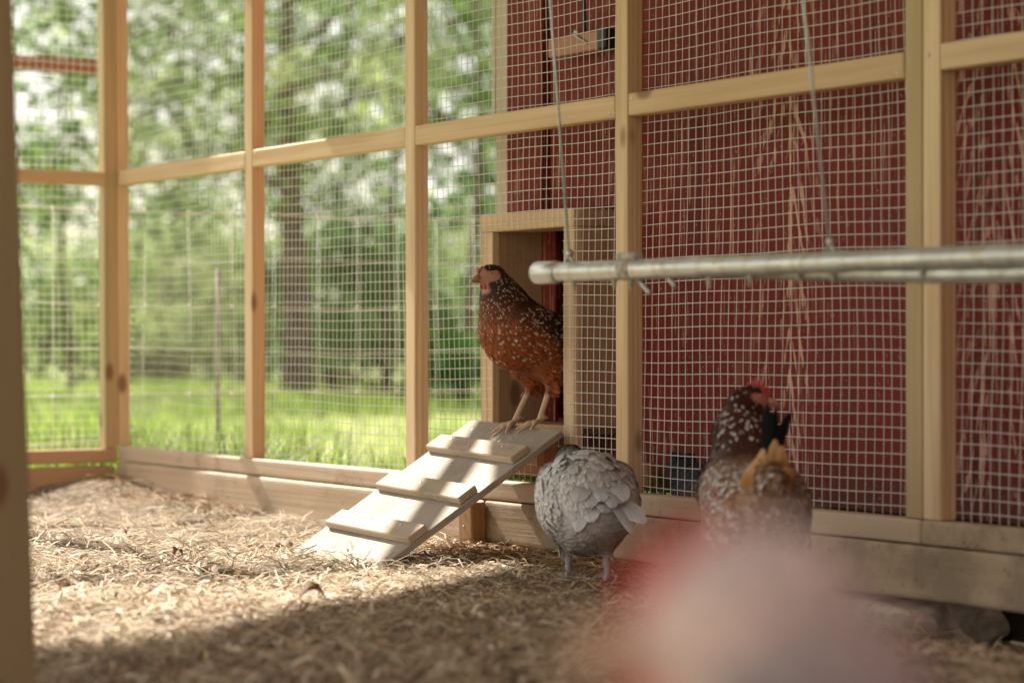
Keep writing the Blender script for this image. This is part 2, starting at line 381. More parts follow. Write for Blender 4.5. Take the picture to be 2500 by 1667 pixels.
# curly hay at the foot of the boards
def hay(n, spots):
    mbV, mbF, mbC = [], [], []; off = 0
    for (x0, x1, y0, y1, k) in spots:
        for _ in range(k):
            x, y = random.uniform(x0, x1), random.uniform(y0, y1); th = random.uniform(0, 6.28); L = random.uniform(0.04, 0.12); seg = 6
            z = float(floor_h(x, y)) + 0.002; cur = random.uniform(-14, 14); r = random.uniform(0.0006, 0.0012); hgt = random.uniform(0.003, 0.02)
            pts = []
            for i in range(seg+1):
                t = i/seg; pts.append((x, y, z + hgt*math.sin(math.pi*t) + 0.001)); x += math.cos(th)*L/seg; y += math.sin(th)*L/seg; th += cur*L/seg
                y = min(y, 0.02)
            c = np.array(random.choice([(0.50, 0.33, 0.16), (0.42, 0.22, 0.09), (0.60, 0.45, 0.26), (0.34, 0.18, 0.08)]))*random.uniform(0.7, 1.2)
            for q in pts:
                for e in ((r, 0, r), (-r, r, 0), (0, -r, -r)): mbV.append((q[0]+e[0], q[1]+e[1], q[2]+e[2])); mbC.append(c)
            for i in range(seg):
                for e in range(3): a = off+i*3+e; b = off+i*3+(e+1) % 3; mbF.append((a, b, b+3, a+3))
            off += (seg+1)*3
    return np.array(mbV), np.array(mbF), np.array(mbC)
V, F, C = hay(0, [(-5.05, -4.1, -0.16, -0.01, 750), (-5.5, -4.6, -0.30, -0.02, 160), (-7.2, -6.2, -0.16, -0.02, 120), (-5.0, -3.0, -1.0, -0.1, 60), (-7.2, -5, -1.2, -0.1, 25)])
tag(arr_mesh('hay_litter', V, F, M['straw'], col=C), kind='stuff')

# ------------------------------------------------------------------ the mesh walls of the run
GP = 'timber framed mesh panels of the run'
TOP = 2.42
def wires(x0, x1, z0, z1, Yf, hole=None, axis=0, seed=1, cell=0.0254, r=0.0009):
    """welded wire: axis 0 = runs along X at Y=Yf, axis 1 = runs along Y at X=Yf"""
    rg = np.random.default_rng(seed); V, F = [], []; off = [0]
    ph = rg.random(8)*6.28
    def wob(a, b): return 0.0014*np.sin(a*5.1+b*2.3+ph[0]) + 0.0009*np.sin(a*13+b*7+ph[1])
    def wob3(a, b): return 0.006*np.sin(a*3.7+ph[2])*np.sin(b*3.1+ph[3]) + 0.0015*np.sin(a*11+b*9+ph[4])
    def strand(A, B, horiz):
        n = max(2, int(abs((B[0]-A[0]) + (B[1]-A[1]))/0.06)+1); t = np.linspace(0, 1, n)
        a = A[0]+(B[0]-A[0])*t; b = A[1]+(B[1]-A[1])*t; j = rg.normal(0, 0.0006)
        if horiz: b2 = b+wob(a, b)*1.6+j; a2 = a
        else: a2 = a+wob(b, a)*1.3+j; b2 = b
        o = wob3(a, b) + (0.0008 if horiz else -0.0008)
        P = np.stack([a2, Yf+o, b2], 1) if axis == 0 else np.stack([Yf+o, a2, b2], 1)
        u = np.array([0, 0, 1.0]) if horiz else (np.array([1.0, 0, 0]) if axis == 0 else np.array([0, 1.0, 0]))
        v = np.array([0, 1.0, 0]) if axis == 0 else np.array([1.0, 0, 0])
        ring = [u*r, v*r, -u*r, -v*r]
        for i in range(n):
            for q in ring: V.append(P[i]+q)
        for i in range(n-1):
            for k in range(4): a_ = off[0]+i*4+k; b_ = off[0]+i*4+(k+1) % 4; F.append((a_, b_, b_+4, a_+4))
        off[0] += n*4
    def split(lo, hi, cut):
        return [(lo, hi)] if cut is None else [q for q in ((lo, cut[0]), (cut[1], hi)) if q[1]-q[0] > 0.004]
    for x in np.arange(x0, x1, cell):
        cut = (hole[2], hole[3]) if hole and hole[0] < x < hole[1] else None
        for a, b in split(z0, z1, cut): strand((x, a), (x, b), False)
    for z in np.arange(z0, z1, cell):
        cut = (hole[0], hole[1]) if hole and hole[2] < z < hole[3] else None
        for a, b in split(x0, x1, cut): strand((a, z), (b, z), True)
    return np.array(V), np.array(F)
def wire_part(parent, *a, **k):
    V, F = wires(*a, **k); V = V - np.array(parent.location)
    return arr_mesh('wire_mesh', V, F, M['wire'], parent, smooth=True)
W, DP = 0.048, 0.042
# left-hand panel of the long wall
wl = thing('mesh_wall_panel', 'long pine framed wire mesh wall behind the ramp, between corner post and doubled posts', 'mesh panel', (-5.4, 0.02, 0.06), 0, GP)
def post(parent, x, dx=0.0, mat='pineZ', z0=0.214, z1=TOP, w=W):
    return MB().box((x, 0, z0), (x+w, DP, z1), 0.0025, top=(dx, 0)).build('post', M[mat], parent)
PX = [-7.313, -6.339, -5.404, -4.458, -3.492]
for x, dx in zip(PX, (-0.03, -0.010, -0.010, -0.006, -0.004)): post(wl, x, dx, 'pineTreated' if x in (-3.492,) else 'pineZ')
for a, b, dz in ((-7.265, -6.341, 0), (-6.290, -5.407, 0.001), (-5.355, -4.461, 0.0005), (-4.409, -3.4965, 0.001)):
    MB().box((a, -0.001, 1.051+dz), (b, DP-0.004, 1.101+dz), 0.003).build('rail', M['pineX'], wl)
    MB().box((a, -0.001, TOP-0.06), (b, DP-0.004, TOP-0.011), 0.003).build('rail', M['pineX'], wl)
MB().box((-7.262, -0.003, 0.1665), (-3.446, DP, 0.2135), 0.008, 3).build('bottom_rail', M['base'], wl)
wire_part(wl, -7.27, -3.452, 0.176, TOP-0.02, DP+0.0025, hole=(-5.062, -4.738, 0.345, 0.818), seed=3)
for x in PX[1:]:
    for dx_, z in ((-0.022, 1.064), (0.066, 1.089)): MB().ball((x+dx_, -0.001, z), 0.0042, 8, (1, 0.35, 1)).build('screw', M['screw'], wl)
# right-hand panel
wr = thing('mesh_wall_panel', 'wire mesh wall panel on the right of the doubled posts, before the darkest red siding', 'mesh panel', (-2.4, 0.02, 0.06), 0, GP)
post(wr, -3.4425, -0.002); post(wr, -2.50, 0.0); post(wr, -1.55, 0)
for a, b in ((-3.3925, -2.502), (-2.45, -1.552)):
    MB().box((a, -0.003, 1.057), (b, DP-0.004, 1.107), 0.003).build('rail', M['pineX'], wr)
    MB().box((a, -0.003, TOP-0.06), (b, DP-0.004, TOP-0.011), 0.003).build('rail', M['pineX'], wr)
MB().box((-3.444, -0.004, 0.1665), (-1.5, DP, 0.2135), 0.008, 3).build('bottom_rail', M['baseDirty'], wr)
wire_part(wr, -3.43, -1.5, 0.176, TOP-0.02, DP+0.003, seed=5)
# end wall
XE = -7.263
we = thing('mesh_wall_panel', 'far end wall of the run, pine frame with wire mesh, left of the corner', 'mesh panel', (XE-0.02, -1.5, 0.06), 0, GP)
for y, mt in ((-0.0445, 'pineTreated'), (-1.0, 'pineZ'), (-1.95, 'pineZ'), (-2.9, 'pineZ')):
    MB().box((XE-0.05, y, 0.2055), (XE, y+0.042, TOP), 0.0025, top=(-0.03, 0)).build('post', M[mt], we)
for y0, y1 in ((-0.957, -0.046), (-1.907, -1.002), (-2.857, -1.952)):
    MB().box((XE-0.045, y0, 1.050), (XE+0.001, y1, 1.094), 0.003).build('rail', M['pineY'], we)
MB().box((XE-0.05, -2.95, 0.1605), (XE+0.001, -0.003, 0.2045), 0.003).build('bottom_rail', M['baseEnd'], we)
MB().box((XE-0.05, -3.3, TOP+0.001), (XE, 0.04, TOP+0.06), 0.003).build('tie_beam', M['pineY'], we)
wire_part(we, -2.9, -0.005, 0.17, TOP, XE-0.053, axis=1, seed=9)
# kick boards
GK = 'kick boards along the foot of the mesh walls'
def kick(lo, hi, mat, label, bev=0.012):
    o = thing('kick_board', label, 'board', ((lo[0]+hi[0])/2, (lo[1]+hi[1])/2, lo[2]), 0, GK)
    MB().box(lo, hi, bev, 3).build('plank', M[mat], o); return o
kick((-7.262, -0.008, 0.05), (-5.012, 0.035, 0.1635), 'base', 'pale dusty kick board running from the far corner to the stake')
kick((-5.010, -0.008, 0.062), (-2.7, 0.035, 0.1645), 'baseDirty', 'mud stained kick board to the right of the stake, above the flat stone')
kick((XE-0.045, -2.9, 0.05), (XE+0.001, -0.009, 0.1505), 'baseEnd', 'orange brown kick board under the far end wall with a gap of grass above it')
st = thing('wooden_stake', 'short square wooden stake driven in against the kick board right of the ramp', 'stake', (-5.02, -0.03, 0.03))
MB().box((-5.052, -0.052, 0.02), (-4.992, -0.0085, 0.160), 0.003, top=(-0.004, 0)).build('shaft', M['stake'], st)
for x, z in ((-5.040, 0.14), (-5.030, 0.10)): MB().ball((x, -0.053, z), 0.0035, 8, (1, 0.4, 1)).build('nail_head', M['screw'], st)

# roost support post near the camera on the left, beam outside, roof over the run
fp = thing('wooden_post', 'big out of focus greenish brown square post standing at the left edge', 'post', (-3.55, -1.94, 0))
px_r = CAMXY + 3.42*FW + (90-1176)/5553*3.42*RT
fp.location = (px_r[0]-0.05, px_r[1]-0.03, 0.02)
MB().box((px_r[0]-0.095, px_r[1]-0.095, 0.0), (px_r[0], px_r[1], 3.2), 0.006, 2, top=(-0.06, -0.095)).build('shaft', M['oldpost'], fp)
q = CAMXY + 10.3*FW
ob = thing('wooden_beam', 'blurred brown beam level behind the mesh of the far end wall', 'beam', (-8.9, -0.35, 0))
MB().box((-9.44, -2.2, 1.655), (-9.38, 0.855, 1.715), 0.005).build('plank', M['beam'], ob)
for y in (-2.19, -1.3): MB().box((-9.50, y, -0.03), (-9.441, y+0.06, 1.72), 0.005).build('post', M['beam'], ob)
rf = thing('run_roof', 'pitched roof over the run with its open gable at the far end wall', 'roof', (-3.5, -1.6, 2.45))
def roof_slab(y0, z0, y1, z1, name='roof_sheet'):
    b = MB(); dz = 0.03
    b.prism([(-7.40, y0, z0), (-0.8, y0, z0), (-0.8, y1, z1), (-7.40, y1, z1)], (0, 0, dz)); return b.build(name, M['roof'], rf)
RZ = lambda y: 2.49 + 0.54*(-y)
roof_slab(0.16, RZ(0.16), -1.70, RZ(-1.70)); roof_slab(-1.703, RZ(-1.70), -3.50, RZ(-1.70)-0.95)
MB().box((-7.28, -1.73, RZ(-1.7)-0.13), (-0.9, -1.68, RZ(-1.7)-0.03), 0.004).build('ridge_beam', M['pineX'], rf)
for x in (-3.0, -1.2): MB().box((x, -3.4, 2.62), (x+0.045, -0.0, 2.66), 0.003).build('tie_beam', M['pineY'], rf)

# ------------------------------------------------------------------ the red barn
BY = 0.20
bn = thing('barn', 'weathered red painted barn with cream corner trim behind the mesh wall', 'barn', (-5.2, BY, 0))
DX0, DX1, DZ0, DZ1 = -5.03, -4.74, 0.36, 0.83
wallp = MB()
zb = 0.2
wallp.box((-5.215, BY+0.004, zb), (DX0, BY+0.034, 3.2), 0).box((DX1, BY+0.004, zb), (0.6, BY+0.034, 3.2), 0)
wallp.box((DX0, BY+0.004, DZ1), (DX1, BY+0.034, 3.2), 0).box((DX0, BY+0.004, zb), (DX1, BY+0.034, DZ0), 0)
wall = wallp.build('front_wall', M['red'], bn)
MB().box((-5.245, BY+0.036, zb), (-5.215, 5.0, 3.2), 0).build('side_wall', M['red'], bn)
MB().box((0.57, BY+0.036, zb), (0.6, 5.0, 3.2), 0).build('side_wall', M['red'], bn)
MB().box((-5.214, 4.97, zb), (0.569, 5.0, 3.2), 0).build('back_wall', M['red'], bn)
MB().box((-5.214, BY+0.035, zb+0.02), (0.569, 4.969, zb+0.12), 0).build('floor_deck', M['dark'], bn)
MB().box((-4.02, BY+0.05, -0.06), (0.55, BY+0.12, zb+0.018), 0.004).build('shade_skirt', M['dark'], bn)  # added near-black skirt, its colour standing in for the shade under the barn
for x in (-4.6, -2.2, 0.3): MB().box((x, BY+0.3, -0.05), (x+0.2, BY+0.5, zb+0.019), 0.01).build('foundation_pier', M['stone'], bn)
MB().box((-5.251, BY-0.022, zb), (-5.195, BY+0.002, 3.2), 0.002).box((-5.270, BY-0.024, 1.12), (-5.2525, BY+0.034, 3.2), 0.002).build('corner_trim', M['trim'], bn)
MB().box((-5.194, BY-0.024, 0.87), (-5.032, BY+0.002, 3.2), 0.002).build('corner_board', M['red'], bn)
MB().box((-5.010, BY-0.014, 0.872), (-4.67, BY+0.001, 2.6), 0.003).build('sliding_door', M['red'], bn)
MB().box((-5.20, BY-0.004, DZ0-0.02), (DX0+0.028, BY+0.003, 0.83), 0.001).build('door_jamb', M['red'], bn)
MB().prism([(-5.5, -0.05, 3.0), (-5.5, 2.6, 4.6), (-5.5, 5.3, 3.0), (-5.5, 5.3, 3.08), (-5.5, 2.6, 4.7), (-5.5, -0.05, 3.08)], (6.4, 0, 0)).build('roof', M['roof'], bn)

# pop door box between barn and mesh
shade_wall = MB(); shade_wall.box((0.72, -3.62, -0.05), (0.76, BY-0.03, 3.3), 0)
tag(shade_wall.build('wall', M['red']), kind='structure')       # unseen wall added behind the camera to darken the right side of the run
bx = thing('pop_door_box', 'small pine framed box tunnel from the barn door to the mesh, speckled brown hen inside', 'pop door', (-4.9, 0.12, 0.34))
YB = DP+0.006
MB().box((-5.115, YB, 0.820), (-4.699, YB+0.024, 0.862), 0.002).build('frame_head', M['pineX'], bx)
MB().box((-5.115, YB+0.001, 0.345), (-5.060, YB+0.024, 0.8195), 0.002).build('frame_stile', M['pineZ'], bx)
MB().box((-4.742, YB+0.001, 0.275), (-4.699, YB+0.024, 0.8195), 0.002).build('frame_stile', M['pineZ'], bx)
MB().box((-5.085, YB+0.0245, 0.345), (-5.0605, BY-0.006, 0.862), 0).build('side_panel', M['ply'], bx)
MB().box((-4.7400, YB+0.0245, 0.345), (-4.7005, BY-0.022, 0.8195), 0.001).build('side_panel', M['ply'], bx)
MB().box((-5.105, YB+0.0245, 0.8205), (-4.700, BY-0.025, 0.861), 0.002).build('top_board', M['ply'], bx)
MB().box((-5.06, YB+0.0245, 0.330), (-4.7405, BY-0.006, 0.3515), 0.001).build('floor_board', M['ply'], bx)
MB().box((-5.05, YB+0.0255, 0.222), (-4.435, YB+0.055, 0.276), 0.002).build('cross_board', M['orange'], bx)
MB().box((-4.79, YB-0.044, 0.255), (-4.755, YB-0.008, 0.335), 0.002).build('ramp_block', M['orange'], bx)

# hanging wooden block with rope in front of the sliding door
bk = thing('wooden_block', 'small reddish wooden block hanging from a navy rope by the red door', 'block', (-4.8, 0.14, 1.2))
Rb = Matrix.Rotation(rad(0), 4, 'X')
MB().box((-4.927, 0.125, 1.239), (-4.712, 0.160, 1.284), 0.003).build('block', M['pinkwood'], bk)
MB().box((-4.7115, 0.122, 1.237), (-4.678, 0.163, 1.287), 0.004).build('end_cap', M['black'], bk)
MB().tube([(-4.783, 0.135, 1.280), (-4.785, 0.136, 1.30), (-4.791, 0.138, 1.37), (-4.80, 0.14, 1.8), (-4.81, 0.14, 2.4)], 0.0055, 8).build('rope', M['rope'], bk)
MB().tube([(-4.825, 0.130, 1.288), (-4.800, 0.121, 1.280), (-4.750, 0.122, 1.256)], 0.0028, 6).ball((-4.812, 0.134, 1.290), 0.009, 10).build('wire_tie', M['screw'], bk)

# ramp
ramp = thing('chicken_ramp', 'pale worn wooden chicken ramp with three cleats leaning on the pop door', 'ramp', (-4.846, -0.503, 0.040))
RL, RWD, RT_ = 0.585, 0.362, 0.016
ramp.rotation_euler = (rad(3.0), rad(-30.6), rad(92.2))
def rbox(lo, hi, bev=0.002):
    b = MB().box(lo, hi, bev); return b
MB().box((0, -RWD/2, 0), (RL, RWD/2, RT_), 0.0015).build('board', M['ramp'], ramp, world=False)
for xc, l0, l1 in ((0.130, -RWD/2-0.004, RWD/2-0.016), (0.292, -RWD/2+0.004, RWD/2-0.010), (0.462, -RWD/2+0.008, RWD/2-0.004)):
    c = MB().box((xc-0.028, l0, RT_+0.0005), (xc+0.028, l1, RT_+0.019), 0.0025).build('cleat', M['cleat'], ramp, world=False)
    for y in (-0.11, 0.01, 0.12):
        MB().ball((xc+random.uniform(-.012, .012), y+random.uniform(-.015, .015), RT_+0.0192), 0.0042, 8, (1, 1, 0.3)).build('screw', M['screw'], c, world=False)
for x, y in ((0.545, 0.13), (0.40, -0.12), (0.20, 0.10), (0.53, -0.05), (0.06, -0.1)):
    MB().ball((x, y, RT_), 0.004, 8, (1, 1, 0.3)).build('screw', M['screw'], ramp, world=False)

# flat stone under the kick board
sn = thing('stone_slab', 'flat pale rough stone lying under the muddy kick board', 'stone', (-3.6, 0.0, 0.0))
b = MB().box((-4.02, -0.060, -0.03), (-3.43, 0.20, 0.046), 0.02, 3)
bmesh.ops.subdivide_edges(b.bm, edges=list(b.bm.edges), cuts=3, use_grid_fill=True)
for v in b.bm.verts:
    k = v.co; v.co = k + Vector((0.010*math.sin(k.y*40+k.z*60), 0.012*math.sin(k.x*23+k.z*50)+0.006*math.sin(k.x*71), 0.005*math.sin(k.x*31)+0.004*math.sin(k.y*47+k.x*90)))
b.build('slab', M['stone'], sn)

# hanging roost of two pipes
rs_ = thing('hanging_roost', 'grey galvanised double pipe roost hanging from two cables, close and blurred', 'roost', (-3.2, -0.53, 0.68))
CT1, CT2 = 0.040, 0.333
A0, A1 = Vector((-3.852, -0.599, 0.680)), Vector((-1.60, -0.33, 0.684))
def on(t): return A0.lerp(A1, t)
n = 90; pts = [on(i/n) for i in range(n+1)]
MB().tube(pts, [0.0184+0.0008*math.sin(i*1.9)+0.0006*math.sin(i*5.3) for i in range(n+1)], 14).build('pipe', M['pipe'], rs_)
lo = [on(0.07+0.93*i/n)+Vector((0.0, 0.018, -0.003-0.023*float(ss(i/n, 0.08, 0.45)))) for i in range(n+1)]
MB().tube(lo, [0.0155+0.0007*math.sin(i*2.3) for i in range(n+1)], 14).build('pipe', M['pipe'], rs_)
dirx = (A1-A0).normalized()
MB().tube([A0-dirx*0.010, A0-dirx*0.004, A0+dirx*0.055, A0+dirx*0.06], [0.014, 0.0215, 0.0215, 0.019], 14).build('end_cap', M['pipe'], rs_)
MB().tube([on(0.113)-dirx*0.017, on(0.113)+dirx*0.017], 0.0198, 14).box(tuple(on(0.113)+Vector((-0.03, -0.012, 0.016))), tuple(on(0.113)+Vector((0.03, 0.012, 0.031))), 0.005).build('clamp', M['droppings'], rs_)
MB().tube([on(0.128)+Vector((-0.02, 0, -0.012)), on(0.128)+Vector((0.04, -0.01, -0.045))], 0.0045, 6).tube([on(0.16)+Vector((-0.01, 0, -0.01)), on(0.16)+Vector((0.02, 0.0, -0.035))], 0.0045, 6).build('bolt', M['screw'], rs_)
for t, L in ((0.045, 0.03), (0.095, 0.025), (0.115, 0.035), (0.205, 0.034), (0.25, 0.03), (0.30, 0.022), (0.335, 0.026), (0.42, 0.02), (0.55, 0.022)):
    q = on(t)+Vector((0, 0, -0.012)); MB().tube([q, q+Vector((0, 0, -0.006-L*0.3)), q+Vector((0.002, 0, -0.008-L*0.62))], [0.006, 0.0045, 0.0012], 8).build('dropping', M['droppings'], rs_)
for t, tx, ty in ((CT1, -0.24, 0.0), (CT2, -0.30, 0.0)):
    q = on(t)+Vector((0, 0, 0.014)); MB().tube([q, q+Vector((tx*0.25, ty*.25, 0.45)), q+Vector((tx, ty, 1.80))], 0.0026, 8).build('cable', M['cable'], rs_)
    MB().tube([q+Vector((-0.012, 0, 0.002)), q+Vector((0, 0, 0.018)), q+Vector((0.012, 0, 0.002))], 0.004, 8).ball(tuple(q+Vector((0, 0, 0.02))), 0.008, 10).build('cable_loop', M['screw'], rs_)

# ------------------------------------------------------------------ hens
def sd_caps(P, a, b, ra, rb):
    a = np.array(a, float); b = np.array(b, float); ab = b-a; t = np.clip(((P-a)@ab)/max(1e-9, ab@ab), 0, 1)
    return np.linalg.norm(P-a-t[..., None]*ab, axis=-1) - (ra+(rb-ra)*t)
def sd_ell(P, c, r, ry=0.0, rz=0.0):
    q = P-np.array(c, float)
    if rz: cz, sz = math.cos(rz), math.sin(rz); q = np.stack([q[..., 0]*cz+q[..., 1]*sz, -q[..., 0]*sz+q[..., 1]*cz, q[..., 2]], -1)
    if ry: cy, sy = math.cos(ry), math.sin(ry); q = np.stack([q[..., 0]*cy+q[..., 2]*sy, q[..., 1], -q[..., 0]*sy+q[..., 2]*cy], -1)
    r = np.array(r, float); k0 = np.linalg.norm(q/r, axis=-1); k1 = np.linalg.norm(q/(r*r), axis=-1)+1e-9
    return k0*(k0-1)/k1
def smin(a, b, k):
    h = np.clip(0.5+0.5*(b-a)/k, 0, 1); return b+(a-b)*h - k*h*(1-h)
def surface_nets(val, org, h):
    ins = val < 0; nx, ny, nz = val.shape
    cn = [(i, j, k) for i in (0, 1) for j in (0, 1) for k in (0, 1)]
    def cs(A, o): return A[o[0]:nx-1+o[0], o[1]:ny-1+o[1], o[2]:nz-1+o[2]]
    cnt = sum(cs(ins, o).astype(np.int8) for o in cn); mask = (cnt > 0) & (cnt < 8)
    I = np.argwhere(mask); idx = np.full(mask.shape, -1, np.int64); idx[mask] = np.arange(len(I))
    acc = np.zeros((len(I), 3)); num = np.zeros(len(I))
    for a in cn:
        for ax in range(3):
            if a[ax]: continue
            b = list(a); b[ax] = 1
            va = val[I[:, 0]+a[0], I[:, 1]+a[1], I[:, 2]+a[2]]; vb = val[I[:, 0]+b[0], I[:, 1]+b[1], I[:, 2]+b[2]]
            m = (va < 0) != (vb < 0); t = np.where(m, va/np.where(m, va-vb, 1), 0)
            p = np.tile(np.array(a, float), (len(I), 1)); p[:, ax] += t; acc[m] += p[m]; num[m] += 1
    V = (I+acc/num[:, None])*h+org; F = []
    for ax in range(3):
        b1, b2 = [(1, 2), (2, 0), (0, 1)][ax]
        sl0 = [slice(1, -1)]*3; sl0[ax] = slice(0, -1); sl1 = list(sl0); sl1[ax] = slice(1, None)
        A, B = ins[tuple(sl0)], ins[tuple(sl1)]
        E = np.argwhere(A != B); off = np.array([1, 1, 1]); off[ax] = 0; E = E+off
        flip = ~ins[E[:, 0], E[:, 1], E[:, 2]]
        u = np.zeros(3, int); u[b1] = 1; v = np.zeros(3, int); v[b2] = 1
        def g(e): return idx[e[:, 0], e[:, 1], e[:, 2]]
        q = np.stack([g(E-u-v), g(E-v), g(E), g(E-u)], 1); q[flip] = q[flip][:, ::-1]
        F.append(q[(q >= 0).all(1)])
    return V, np.concatenate(F)
def feathers(Pt, Nm, Dr, L, Wd, cb, cm, ct, lift=0.001, curv=6.0, rise=0.05, seed=0, edge=0.85):
    rg = np.random.default_rng(seed); n = len(Pt)
    Dr = Dr - Nm*(Dr*Nm).sum(1)[:, None]; Dr /= np.linalg.norm(Dr, axis=1)[:, None]+1e-9
    S = np.cross(Nm, Dr); a = rg.normal(0, 0.16, n); Dr = Dr*np.cos(a)[:, None]+S*np.sin(a)[:, None]; S = np.cross(Nm, Dr)
    ts = [0, .3, .6, .84, 1.0]; wp = [.45, .95, 1.0, .86, .42]; V = np.zeros((n, 15, 3)); C = np.zeros((n, 15, 3))
    tw = rg.normal(0, 0.12, n)
    for i, t in enumerate(ts):
        for j, s in enumerate((-1, 0, 1)):
            w_ = Wd*0.5*wp[i]*s
            tt = t-(0.055 if s and i == 4 else 0)
            hgt = lift + rise*L*t - curv*(L*tt)**2*0.5 - abs(s)*Wd*wp[i]*0.12 + tw*w_*t
            V[:, i*3+j] = Pt + Dr*(L*tt)[:, None] + S*w_[:, None] + Nm*hgt[:, None]
            c = cb if i < 2 else (cm if i < 3 else ct)
            C[:, i*3+j] = (c if not s or i < 3 else 0.45*c+0.55*cm)*(edge if s else 1.0)
    F = []; b = np.arange(n)*15
    for i in range(4):
        for j in range(2): F.append(np.stack([b+i*3+j, b+i*3+j+1, b+i*3+j+4, b+i*3+j+3], 1))
    return V.reshape(-1, 3), np.concatenate(F), C.reshape(-1, 3)
def long_feathers(specs):
    """specs: (root, tip, width, up-normal, colour, tip colour): curved flat quills"""
    V, F, C = [], [], []
    for k, (a, b, wd, nn, c, ct, bow) in enumerate(specs):
        a, b, nn = np.array(a, float), np.array(b, float), np.array(nn, float); d = b-a; L = np.linalg.norm(d); d /= L
        s = np.cross(nn, d); s /= np.linalg.norm(s); nn = np.cross(d, s); o = len(V)
        ts = np.linspace(0, 1, 8); wp = [.25, .6, .85, 1, 1, .95, .75, .25]
        for t, q in zip(ts, wp):
            for e in (-1, 0, 1):
                V.append(a+d*L*(t-(0.03 if e and t == 1 else 0)) + s*wd*.5*q*e + nn*(bow*L*math.sin(math.pi*t) - abs(e)*wd*0.10))
                m = ss(t, 0.6, 1.0); C.append((np.array(c)*(1-m)+np.array(ct)*m)*(1.0 if e else 0.8))
        for i in range(7):
            for j in range(2): q = o+i*3+j; F.append((q, q+1, q+4, q+3))
    return np.array(V), np.array(F), np.array(C)

